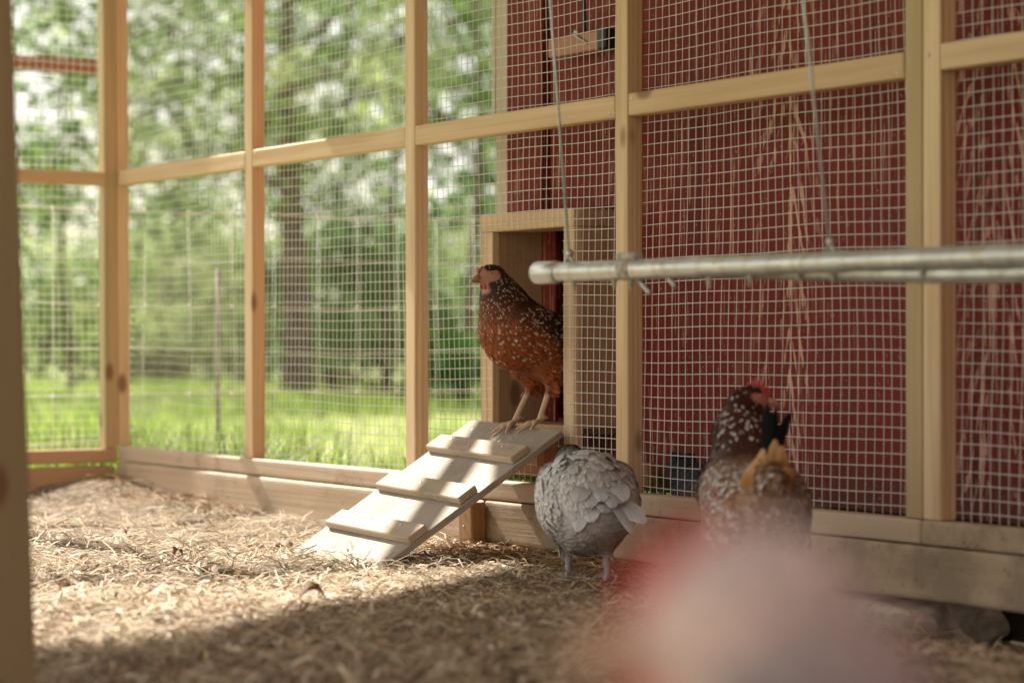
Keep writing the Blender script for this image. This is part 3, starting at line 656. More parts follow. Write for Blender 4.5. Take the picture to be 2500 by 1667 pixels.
def hen(label, loc, heading, prims, legs, head, colf, skin=(0.52, 0.20, 0.15), legc=(0.50, 0.36, 0.22), comb=None, comb_mat=None, wattle=0.010, tail=None, h=0.004, scale=1.0, slope=0.0,
        fl=(0.026, 0.016), fsp=0.010, leg_z=0.085, rise=0.09, dirf=None, jitter=(0.65, 1.3), rootf=0.5, fluffz=None, beakL=0.026, seed=1, extra=None):
    root = thing('hen', label, 'hen', loc, heading, 'hens of the flock'); root.scale = (scale,)*3
    H = np.array(head['c'], float); yaw = head.get('yaw', 0); pit = head.get('pitch', 0)
    bd = np.array([math.cos(yaw)*math.cos(pit), math.sin(yaw)*math.cos(pit), math.sin(pit)]); sd_ = np.array([-math.sin(yaw), math.cos(yaw), 0]); up = np.cross(bd, sd_)
    allp = [p[1] for p in prims]+[H]
    lo_ = np.array([-0.24, -0.15, -0.03]); lo_[2] = min(lo_[2], -0.02-abs(slope)*0.12); hi_ = np.array([0.27, 0.15, max(0.36, H[2]+0.05)])
    ax = [np.arange(lo_[i], hi_[i], h) for i in range(3)]; G = np.stack(np.meshgrid(*ax, indexing='ij'), -1)
    v = None
    for p in prims:
        d = sd_caps(G, p[1], p[2], p[3], p[4]) if p[0] == 'c' else sd_ell(G, p[1], p[2], p[3] if len(p) > 3 else 0)
        v = d if v is None else smin(v, d, 0.045)
    hd = smin(sd_ell(G, H, (0.030, 0.0190, 0.0215), -pit, yaw), sd_caps(G, H+bd*0.010-up*0.002, H+bd*0.034-up*0.005, 0.0150, 0.0080), 0.012)
    v = smin(v, hd, 0.018)
    ft = []
    for lg in legs:
        hip, hock, foot = lg[:3]; slope = lg[3] if len(lg) > 3 else 0.0
        v = smin(v, sd_caps(G, hip, hock, 0.040, 0.012), 0.025)
        l = sd_caps(G, hock, foot, 0.0078, 0.0068); f = np.array(foot, float)
        for an, Lt in ((0.0, 0.062), (0.55, 0.052), (-0.55, 0.052), (math.pi*0.93, 0.024)):
            e = f+np.array([math.cos(an)*Lt*0.5, math.sin(an)*Lt*0.5, -slope*math.cos(an)*Lt*0.5+0.0045]); g = f+np.array([math.cos(an)*Lt, math.sin(an)*Lt, -slope*math.cos(an)*Lt-0.001])
            l = np.minimum(l, smin(sd_caps(G, f, e, 0.0062, 0.0052), sd_caps(G, e, g, 0.0052, 0.0032), 0.004))
        v = smin(v, l, 0.008)
    V, F = surface_nets(v, lo_, h)
    # colours
    rel = V-H; fwd = rel@bd; face = (ss(fwd, -0.012, -0.004) * (1-ss(np.linalg.norm(rel, axis=1), 0.030, 0.036)) * (1-ss(rel@up, 0.009, 0.014)) * (1-ss(-(rel@up), 0.012, 0.017)))
    face = np.maximum(face, ss(fwd, 0.016, 0.021)*(1-ss(np.linalg.norm(rel, axis=1), 0.042, 0.05)))
    legm = 1-ss(V[:, 2], leg_z-0.012, leg_z)
    base, tip = colf(V, np.random.default_rng(seed)); C = base*0.7
    C = C*(1-face)[:, None]+np.array(skin)*face[:, None]; C = C*(1-legm)[:, None]+np.array(legc)*legm[:, None]
    arr_mesh('body', V, F, M['skin'], root, C, True)
    # vertex normals
    fn = np.cross(V[F[:, 2]]-V[F[:, 0]], V[F[:, 3]]-V[F[:, 1]]); Nn = np.zeros_like(V)
    for k in range(4): np.add.at(Nn, F[:, k], fn)
    Nn /= np.linalg.norm(Nn, axis=1)[:, None]+1e-12
    # feather sites: thinned vertices of the feathered skin
    rg = np.random.default_rng(seed+5); cand = np.flatnonzero((face < 0.3) & (legm < 0.2)); rg.shuffle(cand)
    neckness = np.clip(1-np.linalg.norm(V-H, axis=1)/0.16, 0, 1); used = {}; keep = []
    for i in cand:
        s_ = fsp*(1-0.5*neckness[i]); key = (int(V[i, 0]/s_), int(V[i, 1]/s_), int(V[i, 2]/s_), int(s_*1000))
        if key in used: continue
        used[key] = 1; keep.append(i)
    keep = np.array(keep); Pt, N_ = V[keep], Nn[keep]; nk = neckness[keep]
    D = dirf(Pt) if dirf else np.column_stack([-np.ones(len(Pt))*(1-nk*0.6), np.zeros(len(Pt)), -0.45-1.1*nk])
    hw = 1-ss(np.linalg.norm(Pt-H, axis=1), 0.034, 0.055); D = D*(1-hw)[:, None]+(-bd*1.2-up*0.15)*hw[:, None]
    L = fl[0]*(1-0.45*nk)*(1-0.35*hw)*rg.uniform(0.8, 1.2, len(Pt)); Wd = fl[1]*(1-0.5*nk)*rg.uniform(0.85, 1.15, len(Pt))
    if fluffz: fz = 1-ss(Pt[:, 2], fluffz-0.02, fluffz+0.03); Wd = Wd*(1-0.66*fz); L = L*(1+0.25*fz)
    cb, ct = colf(Pt, np.random.default_rng(seed+1)); jit = rg.uniform(jitter[0], jitter[1], (len(Pt), 1)); cb = cb*jit; ct = ct*(0.5+0.5*jit)
    spot = (ct.sum(1) > cb.sum(1)*2.2)[:, None]
    FV, FF, FC = feathers(Pt-N_*0.001, N_, D, L, Wd, cb*rootf, np.where(spot, cb*0.6, cb), ct, rise=rise, seed=seed)
    arr_mesh('plumage', FV, FF, M['feather'], root, FC, True)
    if tail: TV, TF, TC = long_feathers(tail); arr_mesh('tail', TV, TF, M['feather'], root, TC, True)
    if extra:
        groups = [(extra[:len(extra)//2], 'wing'), (extra[len(extra)//2:], 'wing')] if len(extra) < 40 else [(extra, 'saddle')]
        for ex_, nm_ in groups: TV, TF, TC = long_feathers(ex_); arr_mesh(nm_, TV, TF, M['feather'], root, TC, True)
    def wv(x, y, z): return Vector(H+bd*x+sd_*y+up*z)
    bk_ = MB(); b0 = 0.035
    bk_.tube([wv(b0, 0, -0.002), wv(b0+beakL*.5, 0, -0.002), wv(b0+beakL*.85, 0, -0.006), wv(b0+beakL, 0, -0.010)], [0.0085, 0.0058, 0.003, 0.0008], 10)
    bk_.tube([wv(b0-0.002, 0, -0.009), wv(b0+beakL*.5, 0, -0.010), wv(b0+beakL*.8, 0, -0.0105)], [0.0055, 0.0036, 0.001], 8)
    bk_.build('beak', M['beak'], root, world=False)
    for s in (1, -1):
        MB().ball(wv(0.010, 0.0168*s, 0.0035), 0.0072, 14, (1, 0.55, 1)).build('eyelid', M['lid'], root, world=False)
        e = MB().ball(wv(0.010, 0.0174*s, 0.0035), 0.0056, 14, (1, 0.9, 1)).build('eye', M['iris'], root, world=False)
        MB().ball(wv(0.0104, 0.0214*s, 0.0037), 0.0026, 12, (1, 0.7, 1)).build('pupil', M['black'], e, world=False)
        if wattle: MB().ball(wv(0.022, 0.006*s, -0.018-wattle*0.5), wattle, 12, (0.8, 0.35, 1.25)).build('wattle', M['comb' if (comb and comb[1] > 0.02) else 'combPale'], root, world=False)
        MB().ball(wv(-0.011, 0.0172*s, -0.008), 0.0070, 10, (0.8, 0.35, 1.1)).build('earlobe', M['combPale'], root, world=False)
    if comb:
        Lc, Hc, nT = comb; top = []; ns_ = nT*8
        for i in range(ns_+1):
            t = i/ns_; env = math.sin(math.pi*(0.12+0.80*(1-t)))**0.7; top.append((0.036-Lc*t-0.010*Hc/0.03*abs(math.sin(math.pi*t*nT))*t, 0.012+Hc*env*(0.38+0.62*abs(math.sin(math.pi*t*nT))**0.75)))
        out = [wv(0.036, -0.002, 0.004)]+[wv(x, -0.002, z) for x, z in top]+[wv(0.034-Lc, -0.002, 0.014), wv(0.005, -0.002, 0.014)]
        cbm = MB().prism(out, sd_*0.004); cbm.build('comb', M[comb_mat or ('comb' if Hc > 0.02 else 'combPale')], root, world=False)
    return root

def blend(a, b, m): return np.array(a)*(1-m)[:, None]+np.array(b)*m[:, None]
# 1: speckled brown hen in the pop door, stepping onto the ramp
def col1(P, rg):
    n = len(P); q = P[:, 2]-0.55*P[:, 0]; back = ss(q, 0.165, 0.225); neck = ss(P[:, 2], 0.25, 0.29)*ss(P[:, 0], 0.02, 0.06)
    c = blend((0.33, 0.088, 0.023), (0.045, 0.019, 0.012), back); nc = blend((0.20, 0.052, 0.018), (0.050, 0.018, 0.011), ss(q, 0.20, 0.25)); c = c*(1-neck)[:, None]+nc*neck[:, None]
    topn = ss(P[:, 2], 0.345, 0.362); c = c*(1-topn*0.15)[:, None]
    sp = rg.random(n) < (0.36*(1-0.25*neck)*(1-0.6*ss(q, 0.27, 0.30)))*(0.35+0.65*ss(q, 0.10, 0.17))*ss(P[:, 2], 0.10, 0.15)
    t = c*0.8; t[sp] = np.array((0.66, 0.50, 0.38))*rg.uniform(0.5, 1.1, (sp.sum(), 1)); return c, t
hen('speckled rust brown hen stepping out of the pop door at the top of the ramp', (-4.846, 0.034, 0.353), rad(-86), [
    ('e', (-0.008, 0, 0.190), (0.150, 0.070, 0.076), 0.42), ('e', (0.070, 0, 0.222), (0.062, 0.060, 0.082), 0.2), ('e', (-0.01, 0.054, 0.205), (0.105, 0.024, 0.054), 0.36), ('e', (-0.01, -0.054, 0.205), (0.105, 0.024, 0.054), 0.36),
    ('c', (0.075, 0, 0.245), (0.098, 0, 0.300), 0.055, 0.037), ('c', (0.098, 0, 0.300), (0.121, 0, 0.348), 0.036, 0.025), ('c', (-0.12, 0, 0.215), (-0.17, 0, 0.235), 0.045, 0.025)],
    [((-0.005, -0.036, 0.130), (-0.012, -0.032, 0.086), (0.040, -0.028, 0.005), 0.52), ((-0.025, 0.036, 0.130), (-0.018, 0.040, 0.090), (0.020, 0.044, 0.008), 0.38)],
    dict(c=(0.133, 0, 0.353), yaw=rad(6), pitch=rad(-8)), col1, skin=(0.47, 0.235, 0.17), legc=(0.58, 0.42, 0.28), comb=(0.034, 0.012, 4), wattle=0.0075, slope=0.58, leg_z=0.078, h=0.0036,
    fl=(0.026, 0.0105), fsp=0.0076, seed=3, tail=[((-0.17, y*0.25, 0.235), (-0.27, y, 0.30), 0.024, (0.5, 0, 1), (0.04, 0.018, 0.01), (0.02, 0.012, 0.01), 0.05) for y in (-0.05, -0.025, 0, 0.025, 0.05)],
    extra=[((-0.02+0.01*i, s*0.080, 0.215-0.009*i), (-0.155-0.004*i, s*0.062, 0.205-0.016*i), 0.022, (0, s, 0.3), (0.09, 0.028, 0.012), (0.40, 0.25, 0.16) if i % 2 else (0.10, 0.03, 0.012), 0.05) for s in (1, -1) for i in range(5)])
# 2: fluffy lavender grey hen seen from behind
def col2(P, rg):
    n = len(P); c = np.tile(np.array((0.70, 0.675, 0.66)), (n, 1)); low = 1-ss(P[:, 2], 0.07, 0.16); c = c*(1-low)[:, None]+np.array((0.64, 0.58, 0.53))*low[:, None]
    nk = ss(P[:, 0], 0.09, 0.14)*ss(P[:, 2], 0.2, 0.24); c = c*(1-nk)[:, None]+np.array((0.095, 0.085, 0.09))*nk[:, None]
    t = c*rg.uniform(0.95, 1.3, (n, 1)); return c, t
g2 = (0.42, 0.41, 0.42)
t2 = [((-0.105, -0.008-0.006*i, 0.190-0.004*(i % 3)), (-0.185+0.012*abs(i-3), 0.030-0.030*i, 0.118+0.022*((i*5) % 4)), 0.042, (-0.8, -0.2, 1), (0.60, 0.59, 0.60), (0.82, 0.81, 0.82), 0.16) for i in range(6)]
t2 = [(a_, b_, w_, (n_[0]+0.4*math.sin(k*2.1), n_[1]+0.7*math.sin(k*1.3+1), n_[2]), c_, d_, e_) for k, (a_, b_, w_, n_, c_, d_, e_) in enumerate(t2)]
t2 += [((-0.100, -0.005-0.012*i, 0.215), (-0.170, 0.03-0.026*i, 0.185-0.014*(i % 2)), 0.040, (-0.9, 0, 1), (0.56, 0.55, 0.56), (0.78, 0.77, 0.78), 0.20) for i in range(5)]
rb_ = np.random.default_rng(44); b2 = []
for k in range(120):                                                     # loose broad cover feathers over the back and rump
    a_ = rb_.uniform(-1.35, 1.35); x_ = rb_.uniform(-0.105, 0.07); L_ = rb_.uniform(0.034, 0.052)
    rr = lambda q: max(0.094*math.sqrt(max(0.0, 1-(q/0.125)**2)), 0.094*math.sqrt(max(0.0, 1-((q+0.055)/0.082)**2)))
    low_ = abs(a_)/1.35 if x_ > -0.06 else 1.0; x2 = max(-0.150, x_-L_*0.8); r1, r2 = rr(x_)+0.003, max(0.05, rr(x2))+0.012+0.016*low_*rb_.random(); a2 = a_+0.32*a_+rb_.normal(0, 0.18); zc = 0.178
    n_ = (-0.5 if x_ < -0.07 else 0.1, math.sin(a_), math.cos(a_))
    if abs(x_+0.03)*0+abs(a_) > 1.42: continue
    tone = rb_.uniform(0.86, 1.06)
    b2.append(((x_, math.sin(a_)*r1, zc+math.cos(a_)*r1), (x2, math.sin(a2)*r2, zc+math.cos(a2)*r2), rb_.uniform(0.024, 0.036), n_, tuple(q*tone for q in (0.58, 0.565, 0.56)), tuple(q*tone for q in (0.82, 0.80, 0.79)), rb_.uniform(0.14, 0.26)))
hen('fluffy lavender grey hen standing with her tail towards us beside the kick board', (-4.228, -0.235, 0.048), rad(149), [
    ('e', (0.0, 0, 0.180), (0.125, 0.092, 0.096), 0.0), ('e', (-0.055, 0, 0.158), (0.080, 0.092, 0.094)), ('e', (0.0, 0.075, 0.185), (0.10, 0.032, 0.065)), ('e', (0.0, -0.075, 0.185), (0.10, 0.032, 0.065)), ('e', (-0.08, 0, 0.195), (0.05, 0.055, 0.055)),
    ('c', (0.09, 0, 0.20), (0.135, 0.03, 0.255), 0.055, 0.036)],
    [((-0.02, 0.040, 0.125), (-0.035, 0.040, 0.078), (-0.015, 0.042, 0.004)), ((-0.03, -0.040, 0.125), (-0.05, -0.040, 0.078), (-0.040, -0.044, 0.004))],
    dict(c=(0.155, 0.035, 0.262), yaw=rad(25), pitch=rad(-20)), col2, skin=(0.14, 0.10, 0.10), legc=(0.40, 0.39, 0.38), comb=(0.03, 0.012, 4), wattle=0.008, leg_z=0.070, scale=0.955, fl=(0.034, 0.0135), fsp=0.0078, rise=0.09, jitter=(0.86, 1.14), rootf=0.85, fluffz=0.150, extra=b2, tail=t2, seed=8, h=0.004)
# 3: buff and brown hen with an upright black tail
def col3(P, rg):
    n = len(P); neck = ss(P[:, 2]+P[:, 0]*0.4, 0.28, 0.31); back = ss(P[:, 2], 0.17, 0.23)
    c = blend((0.52, 0.37, 0.26), (0.30, 0.15, 0.08), back); rump = ss(-P[:, 0], 0.075, 0.13); c = c*(1-rump)[:, None]+np.array((0.46, 0.30, 0.18))*rump[:, None]
    c = c*(1-neck)[:, None]+np.array((0.085, 0.026, 0.013))*neck[:, None]; low = 1-ss(P[:, 2], 0.10, 0.16); c = c*(1-low)[:, None]+np.array((0.50, 0.43, 0.36))*low[:, None]
    sp = rg.random(n) < np.where(neck > 0.5, 0.22, 0.72)*(1-0.7*rump); t = c*0.85; t[sp] = np.array((0.85, 0.78, 0.73))*rg.uniform(0.7, 1.1, (sp.sum(), 1)); return c, t
bl = (0.010, 0.014, 0.016)
t3 = [((-0.128, 0.002-0.005*i, 0.255), (-0.158+0.006*i, 0.006-0.009*i, 0.392-0.008*((i*2) % 3)), 0.020, (-1, 0.2*(1.0-i), 0.1), bl, (0.012, 0.018, 0.020), -0.04) for i in range(3)]
t3 += [((-0.130, -0.012, 0.262), (-0.172, -0.034, 0.378), 0.022, (-1, -0.3, 0.1), bl, (0.010, 0.014, 0.016), -0.10)]
rb3 = np.random.default_rng(9)
for i in range(52):                                                     # ruffled buff coverts climbing to the tail and falling over the rump
    a_ = rb3.uniform(-1, 1); q_ = rb3.uniform(0, 1)
    if q_ < 0.5: t3.append(((-0.115-0.01*rb3.random(), 0.045*a_, 0.205+0.02*rb3.random()), (-0.150-0.015*rb3.random(), 0.040*a_-0.006, 0.280+0.065*rb3.random()*(1-abs(a_))), 0.026, (-1, 0.5*a_, 0.3), (0.56, 0.27, 0.085), (0.76, 0.47, 0.22), 0.10))
    else: t3.append(((-0.110, 0.060*a_, 0.205-0.02*rb3.random()), (-0.150+0.03*abs(a_), 0.080*a_, 0.140+0.04*rb3.random()), 0.026, (-1, 0.6*a_, 0.3), (0.36, 0.20, 0.10) if i % 3 else (0.12, 0.06, 0.03), (0.56, 0.40, 0.26), 0.16))
hen('buff and brown speckled hen with an upright black tail, head turned aside', (-3.480, -0.375, 0.050), rad(153), [
    ('e', (0.0, 0, 0.204), (0.146, 0.078, 0.086), 0.22), ('e', (-0.05, 0, 0.175), (0.080, 0.076, 0.078)), ('e', (0.0, 0.058, 0.210), (0.11, 0.026, 0.058), 0.1), ('e', (0.0, -0.058, 0.210), (0.11, 0.026, 0.058), 0.1),
    ('c', (0.075, 0, 0.245), (0.100, 0.0, 0.33), 0.066, 0.044), ('c', (0.100, 0, 0.33), (0.110, -0.004, 0.378), 0.044, 0.029), ('c', (-0.10, 0, 0.225), (-0.14, 0, 0.262), 0.055, 0.030)],
    [((0.0, 0.044, 0.13), (-0.01, 0.04, 0.085), (0.012, 0.04, 0.004)), ((0.0, -0.044, 0.13), (-0.02, -0.04, 0.085), (-0.005, -0.04, 0.004))],
    dict(c=(0.114, -0.016, 0.394), yaw=rad(-78), pitch=rad(-6)), col3, skin=(0.52, 0.20, 0.16), legc=(0.45, 0.34, 0.22), comb=(0.040, 0.024, 5), wattle=0.011, fl=(0.030, 0.0165), fsp=0.0100, rise=0.10, extra=[((0.02+0.012*(i % 5)-0.02*(i//5), s_*(0.079-0.004*(i//5)), 0.225-0.013*(i % 5)), (-0.06-0.028*(i//5)-0.006*(i % 5), s_*(0.090-0.008*(i//5)), 0.200-0.017*(i % 5)), 0.027, (-0.2, s_, 0.35), (0.26, 0.11, 0.045), (0.84, 0.76, 0.70) if i % 2 else (0.30, 0.14, 0.065), 0.10) for s_ in (1, -1) for i in range(15)], tail=t3, seed=12, h=0.0042)
# 4: pale grey hen right in front of the lens, its red comb and wattles blurred
def col4(P, rg):
    n = len(P); c = np.tile(np.array((0.60, 0.47, 0.43)), (n, 1)); lo = 1-ss(P[:, 2], 0.30, 0.38); c = c*(1-lo)[:, None]+np.array((0.15, 0.15, 0.17))*lo[:, None]; return c, c*rg.uniform(0.9, 1.2, (n, 1))
h4 = CAMXY + 0.92*FW + (1690-1176)/5553*0.92*RT
yaw4 = math.atan2(-RT[1], -RT[0])+rad(12)
hx, hz = 0.120, 0.345
p4 = h4 - 1.15*hx*np.array([math.cos(yaw4), math.sin(yaw4)])
hen('pale grey hen close to the lens, only a blur of red comb, face and wattles', (p4[0], p4[1], 0.045), yaw4, [
    ('e', (0.0, 0, 0.195), (0.150, 0.086, 0.088), 0.18), ('e', (0.07, 0, 0.195), (0.07, 0.07, 0.088)), ('c', (0.080, 0, 0.245), (0.100, 0, 0.31), 0.055, 0.036), ('c', (0.100, 0, 0.31), (0.112, 0, 0.350), 0.036, 0.026), ('c', (-0.12, 0, 0.225), (-0.17, 0, 0.262), 0.05, 0.030)],
    [((0.0, 0.044, 0.13), (-0.01, 0.04, 0.085), (0.012, 0.04, 0.004)), ((0.0, -0.044, 0.13), (-0.02, -0.04, 0.085), (-0.005, -0.04, 0.004))],
    dict(c=(hx, 0, hz), yaw=rad(0), pitch=rad(-5)), col4, skin=(0.56, 0.40, 0.36), legc=(0.4, 0.33, 0.25), comb=(0.046, 0.026, 5), scale=1.15, wattle=0.021, fl=(0.03, 0.018), fsp=0.012, seed=21, h=0.005,
    tail=[((-0.16, y*0.3, 0.25), (-0.23, y, 0.36), 0.03, (-1, 0, 0.5), (0.3, 0.29, 0.29), (0.36, 0.35, 0.35), 0.05) for y in (-0.04, -0.02, 0, 0.02, 0.04)])
# 5: dark hen outside, between the mesh and the barn
def col5(P, rg):
    c = np.tile(np.array((0.030, 0.042, 0.056)), (len(P), 1)); return c, np.tile(np.array((0.045, 0.068, 0.095)), (len(P), 1))*rg.uniform(0.7, 1.3, (len(P), 1))
hen('slate blue black hen outside the mesh below the red barn wall, mostly hidden', (-4.190, 0.124, -0.014), rad(2), [
    ('e', (0.0, 0, 0.185), (0.14, 0.056, 0.082), 0.1), ('e', (-0.06, 0, 0.195), (0.085, 0.054, 0.080)), ('c', (0.075, 0, 0.18), (0.115, 0, 0.13), 0.05, 0.034), ('c', (-0.12, 0, 0.225), (-0.16, 0, 0.275), 0.04, 0.024)],
    [((0.0, 0.036, 0.13), (-0.01, 0.034, 0.085), (0.012, 0.034, 0.004)), ((0.0, -0.036, 0.13), (-0.02, -0.034, 0.085), (-0.005, -0.034, 0.004))],
    dict(c=(0.135, 0, 0.10), yaw=0, pitch=rad(-40)), col5, skin=(0.25, 0.08, 0.08), legc=(0.1, 0.1, 0.1), comb=(0.03, 0.012, 4), wattle=0.007, fl=(0.03, 0.018), fsp=0.012, seed=31, h=0.005, scale=1.05,
    tail=[((-0.135, y*0.3, 0.25), (-0.160, y*0.7, 0.300), 0.022, (-1, 0, 0.5), (0.012, 0.014, 0.016), (0.012, 0.014, 0.016), 0.05) for y in (-0.03, -0.015, 0, 0.015, 0.03)])
# ------------------------------------------------------------------ grass, fence, trees
def blades(P, Lr, Wr, pal, hf, seed=0, droop=0.5):
    rg = np.random.default_rng(seed); n = len(P); th = rg.random(n)*6.283; L = rg.uniform(Lr[0], Lr[1], n); Wd = rg.uniform(Wr[0], Wr[1], n)
    ln = rg.uniform(0.1, 1.0, n)*droop; d = np.stack([np.cos(th), np.sin(th)], 1); s = np.stack([-d[:, 1], d[:, 0]], 1)
    z0 = hf(P[:, 0], P[:, 1]); V = np.zeros((n, 7, 3))
    for i, (t, wq) in enumerate(((0, 1.0), (.45, .8), (.8, .45))):
        o = ln*L*t*t*0.8; z = L*t*(1-0.35*ln*t)
        for j, e in enumerate((-.5, .5)):
            V[:, i*2+j, :2] = P+d*o[:, None]+s*(Wd*wq*e)[:, None]; V[:, i*2+j, 2] = z0+z
    V[:, 6, :2] = P+d*(ln*L*0.8)[:, None]; V[:, 6, 2] = z0+L*(1-0.35*ln)
    flip = ((P[:, 1]+d[:, 1]*ln*L*0.8) < 0.075) & (P[:, 0] > -7.34); V[flip, :, 1] = 2*P[flip, 1][:, None]-V[flip, :, 1]
    b = np.arange(n)*7; Q = np.concatenate([np.stack([b, b+1, b+3, b+2], 1), np.stack([b+2, b+3, b+5, b+4], 1)]); T = np.stack([b+4, b+5, b+6], 1)
    pal = np.array(pal); c = pal[rg.integers(0, len(pal), n)]*rg.uniform(0.75, 1.25, (n, 1))
    return V.reshape(-1, 3), Q, T, np.repeat(c, 7, 0)
LIME = [(0.20, 0.32, 0.035), (0.26, 0.38, 0.05), (0.15, 0.26, 0.03), (0.30, 0.40, 0.08), (0.24, 0.33, 0.06)]
NEAR = LIME + [(0.09, 0.17, 0.02), (0.12, 0.20, 0.03), (0.42, 0.48, 0.16), (0.06, 0.12, 0.015)]
LAWN = [(0.34, 0.40, 0.13), (0.42, 0.46, 0.19), (0.27, 0.36, 0.09), (0.50, 0.52, 0.27)]
def outside(p): return ~((p[:, 0] > -7.34) & (p[:, 1] < 0.062)) & ~((p[:, 0] > -5.24) & (p[:, 1] > 0.2) & (p[:, 0] < 0.6) & (p[:, 1] < 5))
sets = []
p = np.column_stack([RNG.uniform(-9.0, -4.9, 30000), 0.065+RNG.random(30000)**1.3*2.2])
dens = vnoise(p[:, 0]*2.6, p[:, 1]*2.6, 5); p = p[(dens > 0.3) & outside(p)]; nr = p[:, 1] < 0.15+0.7*vnoise(p[:, 0]*1.7, p[:, 1]*1.1, 15); sets.append(blades(p[nr], (0.18, 0.38), (0.005, 0.011), NEAR, field_h, 1, 0.9)); sets.append(blades(p[~nr][::2], (0.06, 0.17), (0.005, 0.011), NEAR, field_h, 11, 0.9))
p = np.column_stack([RNG.uniform(-5.0, -4.1, 2600), RNG.uniform(0.065, 0.19, 2600)]); sets.append(blades(p, (0.20, 0.34), (0.004, 0.008), LIME, field_h, 2, 0.7))
p = np.column_stack([RNG.uniform(-9.5, -7.36, 9000), RNG.uniform(-2.2, 0.2, 9000)]); sets.append(blades(p[outside(p)], (0.12, 0.28), (0.004, 0.009), LIME, field_h, 3, 0.7))
p, d = wedge(60000, 8.0, 34, 0.24); p = p[outside(p)]; k = vnoise(p[:, 0]*0.7, p[:, 1]*0.7, 6)
sets.append(blades(p[k < 0.62], (0.04, 0.10), (0.008, 0.018), LAWN, field_h, 4, 0.8)); sets.append(blades(p[k >= 0.62], (0.08, 0.2), (0.010, 0.02), LIME, field_h, 5, 0.8))
off = 0; VV, QQ, TT, CC = [], [], [], []
for V, Q, T, C in sets: VV.append(V); QQ.append(Q+off); TT.append(T+off); CC.append(C); off += len(V)
tag(arr_mesh('grass', np.concatenate(VV), [np.concatenate(QQ), np.concatenate(TT)], M['grass'], col=np.concatenate(CC)), kind='stuff')

# field fence of welded wire beyond the end wall
fc = thing('wire_fence', 'low galvanised field fence of wide wire squares beyond the mesh walls', 'fence', (-7.55, 2.0, 0))
def fx(y): return -7.52 - 0.03*y
rg_ = np.random.default_rng(77); b = MB(); ys = np.arange(-2.6, 11.0, 0.30)
for k, z in enumerate((0.22, 0.37, 0.52, 0.67, 0.83, 0.99)):
    b.tube([(fx(y)+rg_.normal(0, 0.006), y, z+rg_.normal(0, 0.004)+0.006*math.sin(y*2+k)) for y in ys], 0.0020 if k == 5 else 0.0015, 5)
for y in np.arange(-2.6, 11.0, 0.165):
    x = fx(y)+0.004
    b.tube([(x, y, 0.0), (x+0.004, y+rg_.normal(0, 0.005), 0.5), (x, y+rg_.normal(0, 0.006), 0.99)], 0.0011, 4)
    for z in (0.37, 0.67, 0.99): b.ball((x, y, z), 0.0055, 6)
b.build('wire_grid', M['wire'], fc)
for y in (-1.2, 0.50, 7.6, 10.7): MB().tube([(fx(y)-0.04, y, -0.05), (fx(y)-0.035, y, 0.80)], 0.009, 8).build('post', M['greypost'], fc)

def at(px, d):
    q = CAMXY + d*FW + (px-1176)/5553*d*RT; return float(q[0]), float(q[1])
def leaf_cloud(centers, radii, per, size, pal, rg, flat=0.7):
    Vs, Cs = [], []; pal = np.array(pal)
    for c, r in zip(centers, radii):
        n = max(6, int(per*rg.uniform(0.3, 1.1))); q = rg.normal(0, 1, (n, 3)); q /= np.linalg.norm(q, axis=1)[:, None]; q *= (rg.random(n)**0.45)[:, None]*r; q[:, 2] *= flat
        P = q+c; a = rg.normal(0, 1, (n, 3)); a[:, 2] *= 0.5; a /= np.linalg.norm(a, axis=1)[:, None]; e = rg.normal(0, 1, (n, 3)); e = np.cross(a, e); e /= np.linalg.norm(e, axis=1)[:, None]
        s = size*rg.uniform(0.6, 1.3, n)[:, None]; nn = np.cross(a, e)
        Vs.append(np.stack([P-a*s*.5, P+e*s*.3+nn*s*.06, P+a*s*.5, P-e*s*.3+nn*s*.06], 1).reshape(-1, 3))
        cc = pal[rg.integers(0, len(pal))]*rg.uniform(0.8, 1.2); Cs.append(np.repeat(cc*rg.uniform(0.75, 1.25, (n, 1)), 4, 0))
    V = np.concatenate(Vs); return V, np.arange(len(V)).reshape(-1, 4), np.concatenate(Cs)
DARK = [(0.06, 0.13, 0.032), (0.08, 0.155, 0.04), (0.05, 0.11, 0.03), (0.10, 0.17, 0.045)]
MID = [(0.10, 0.185, 0.045), (0.14, 0.22, 0.055), (0.08, 0.16, 0.04), (0.17, 0.25, 0.065)]
PALE = [(0.32, 0.40, 0.16), (0.36, 0.43, 0.19), (0.28, 0.37, 0.13), (0.38, 0.44, 0.22)]
TG = 'trees across the meadow'
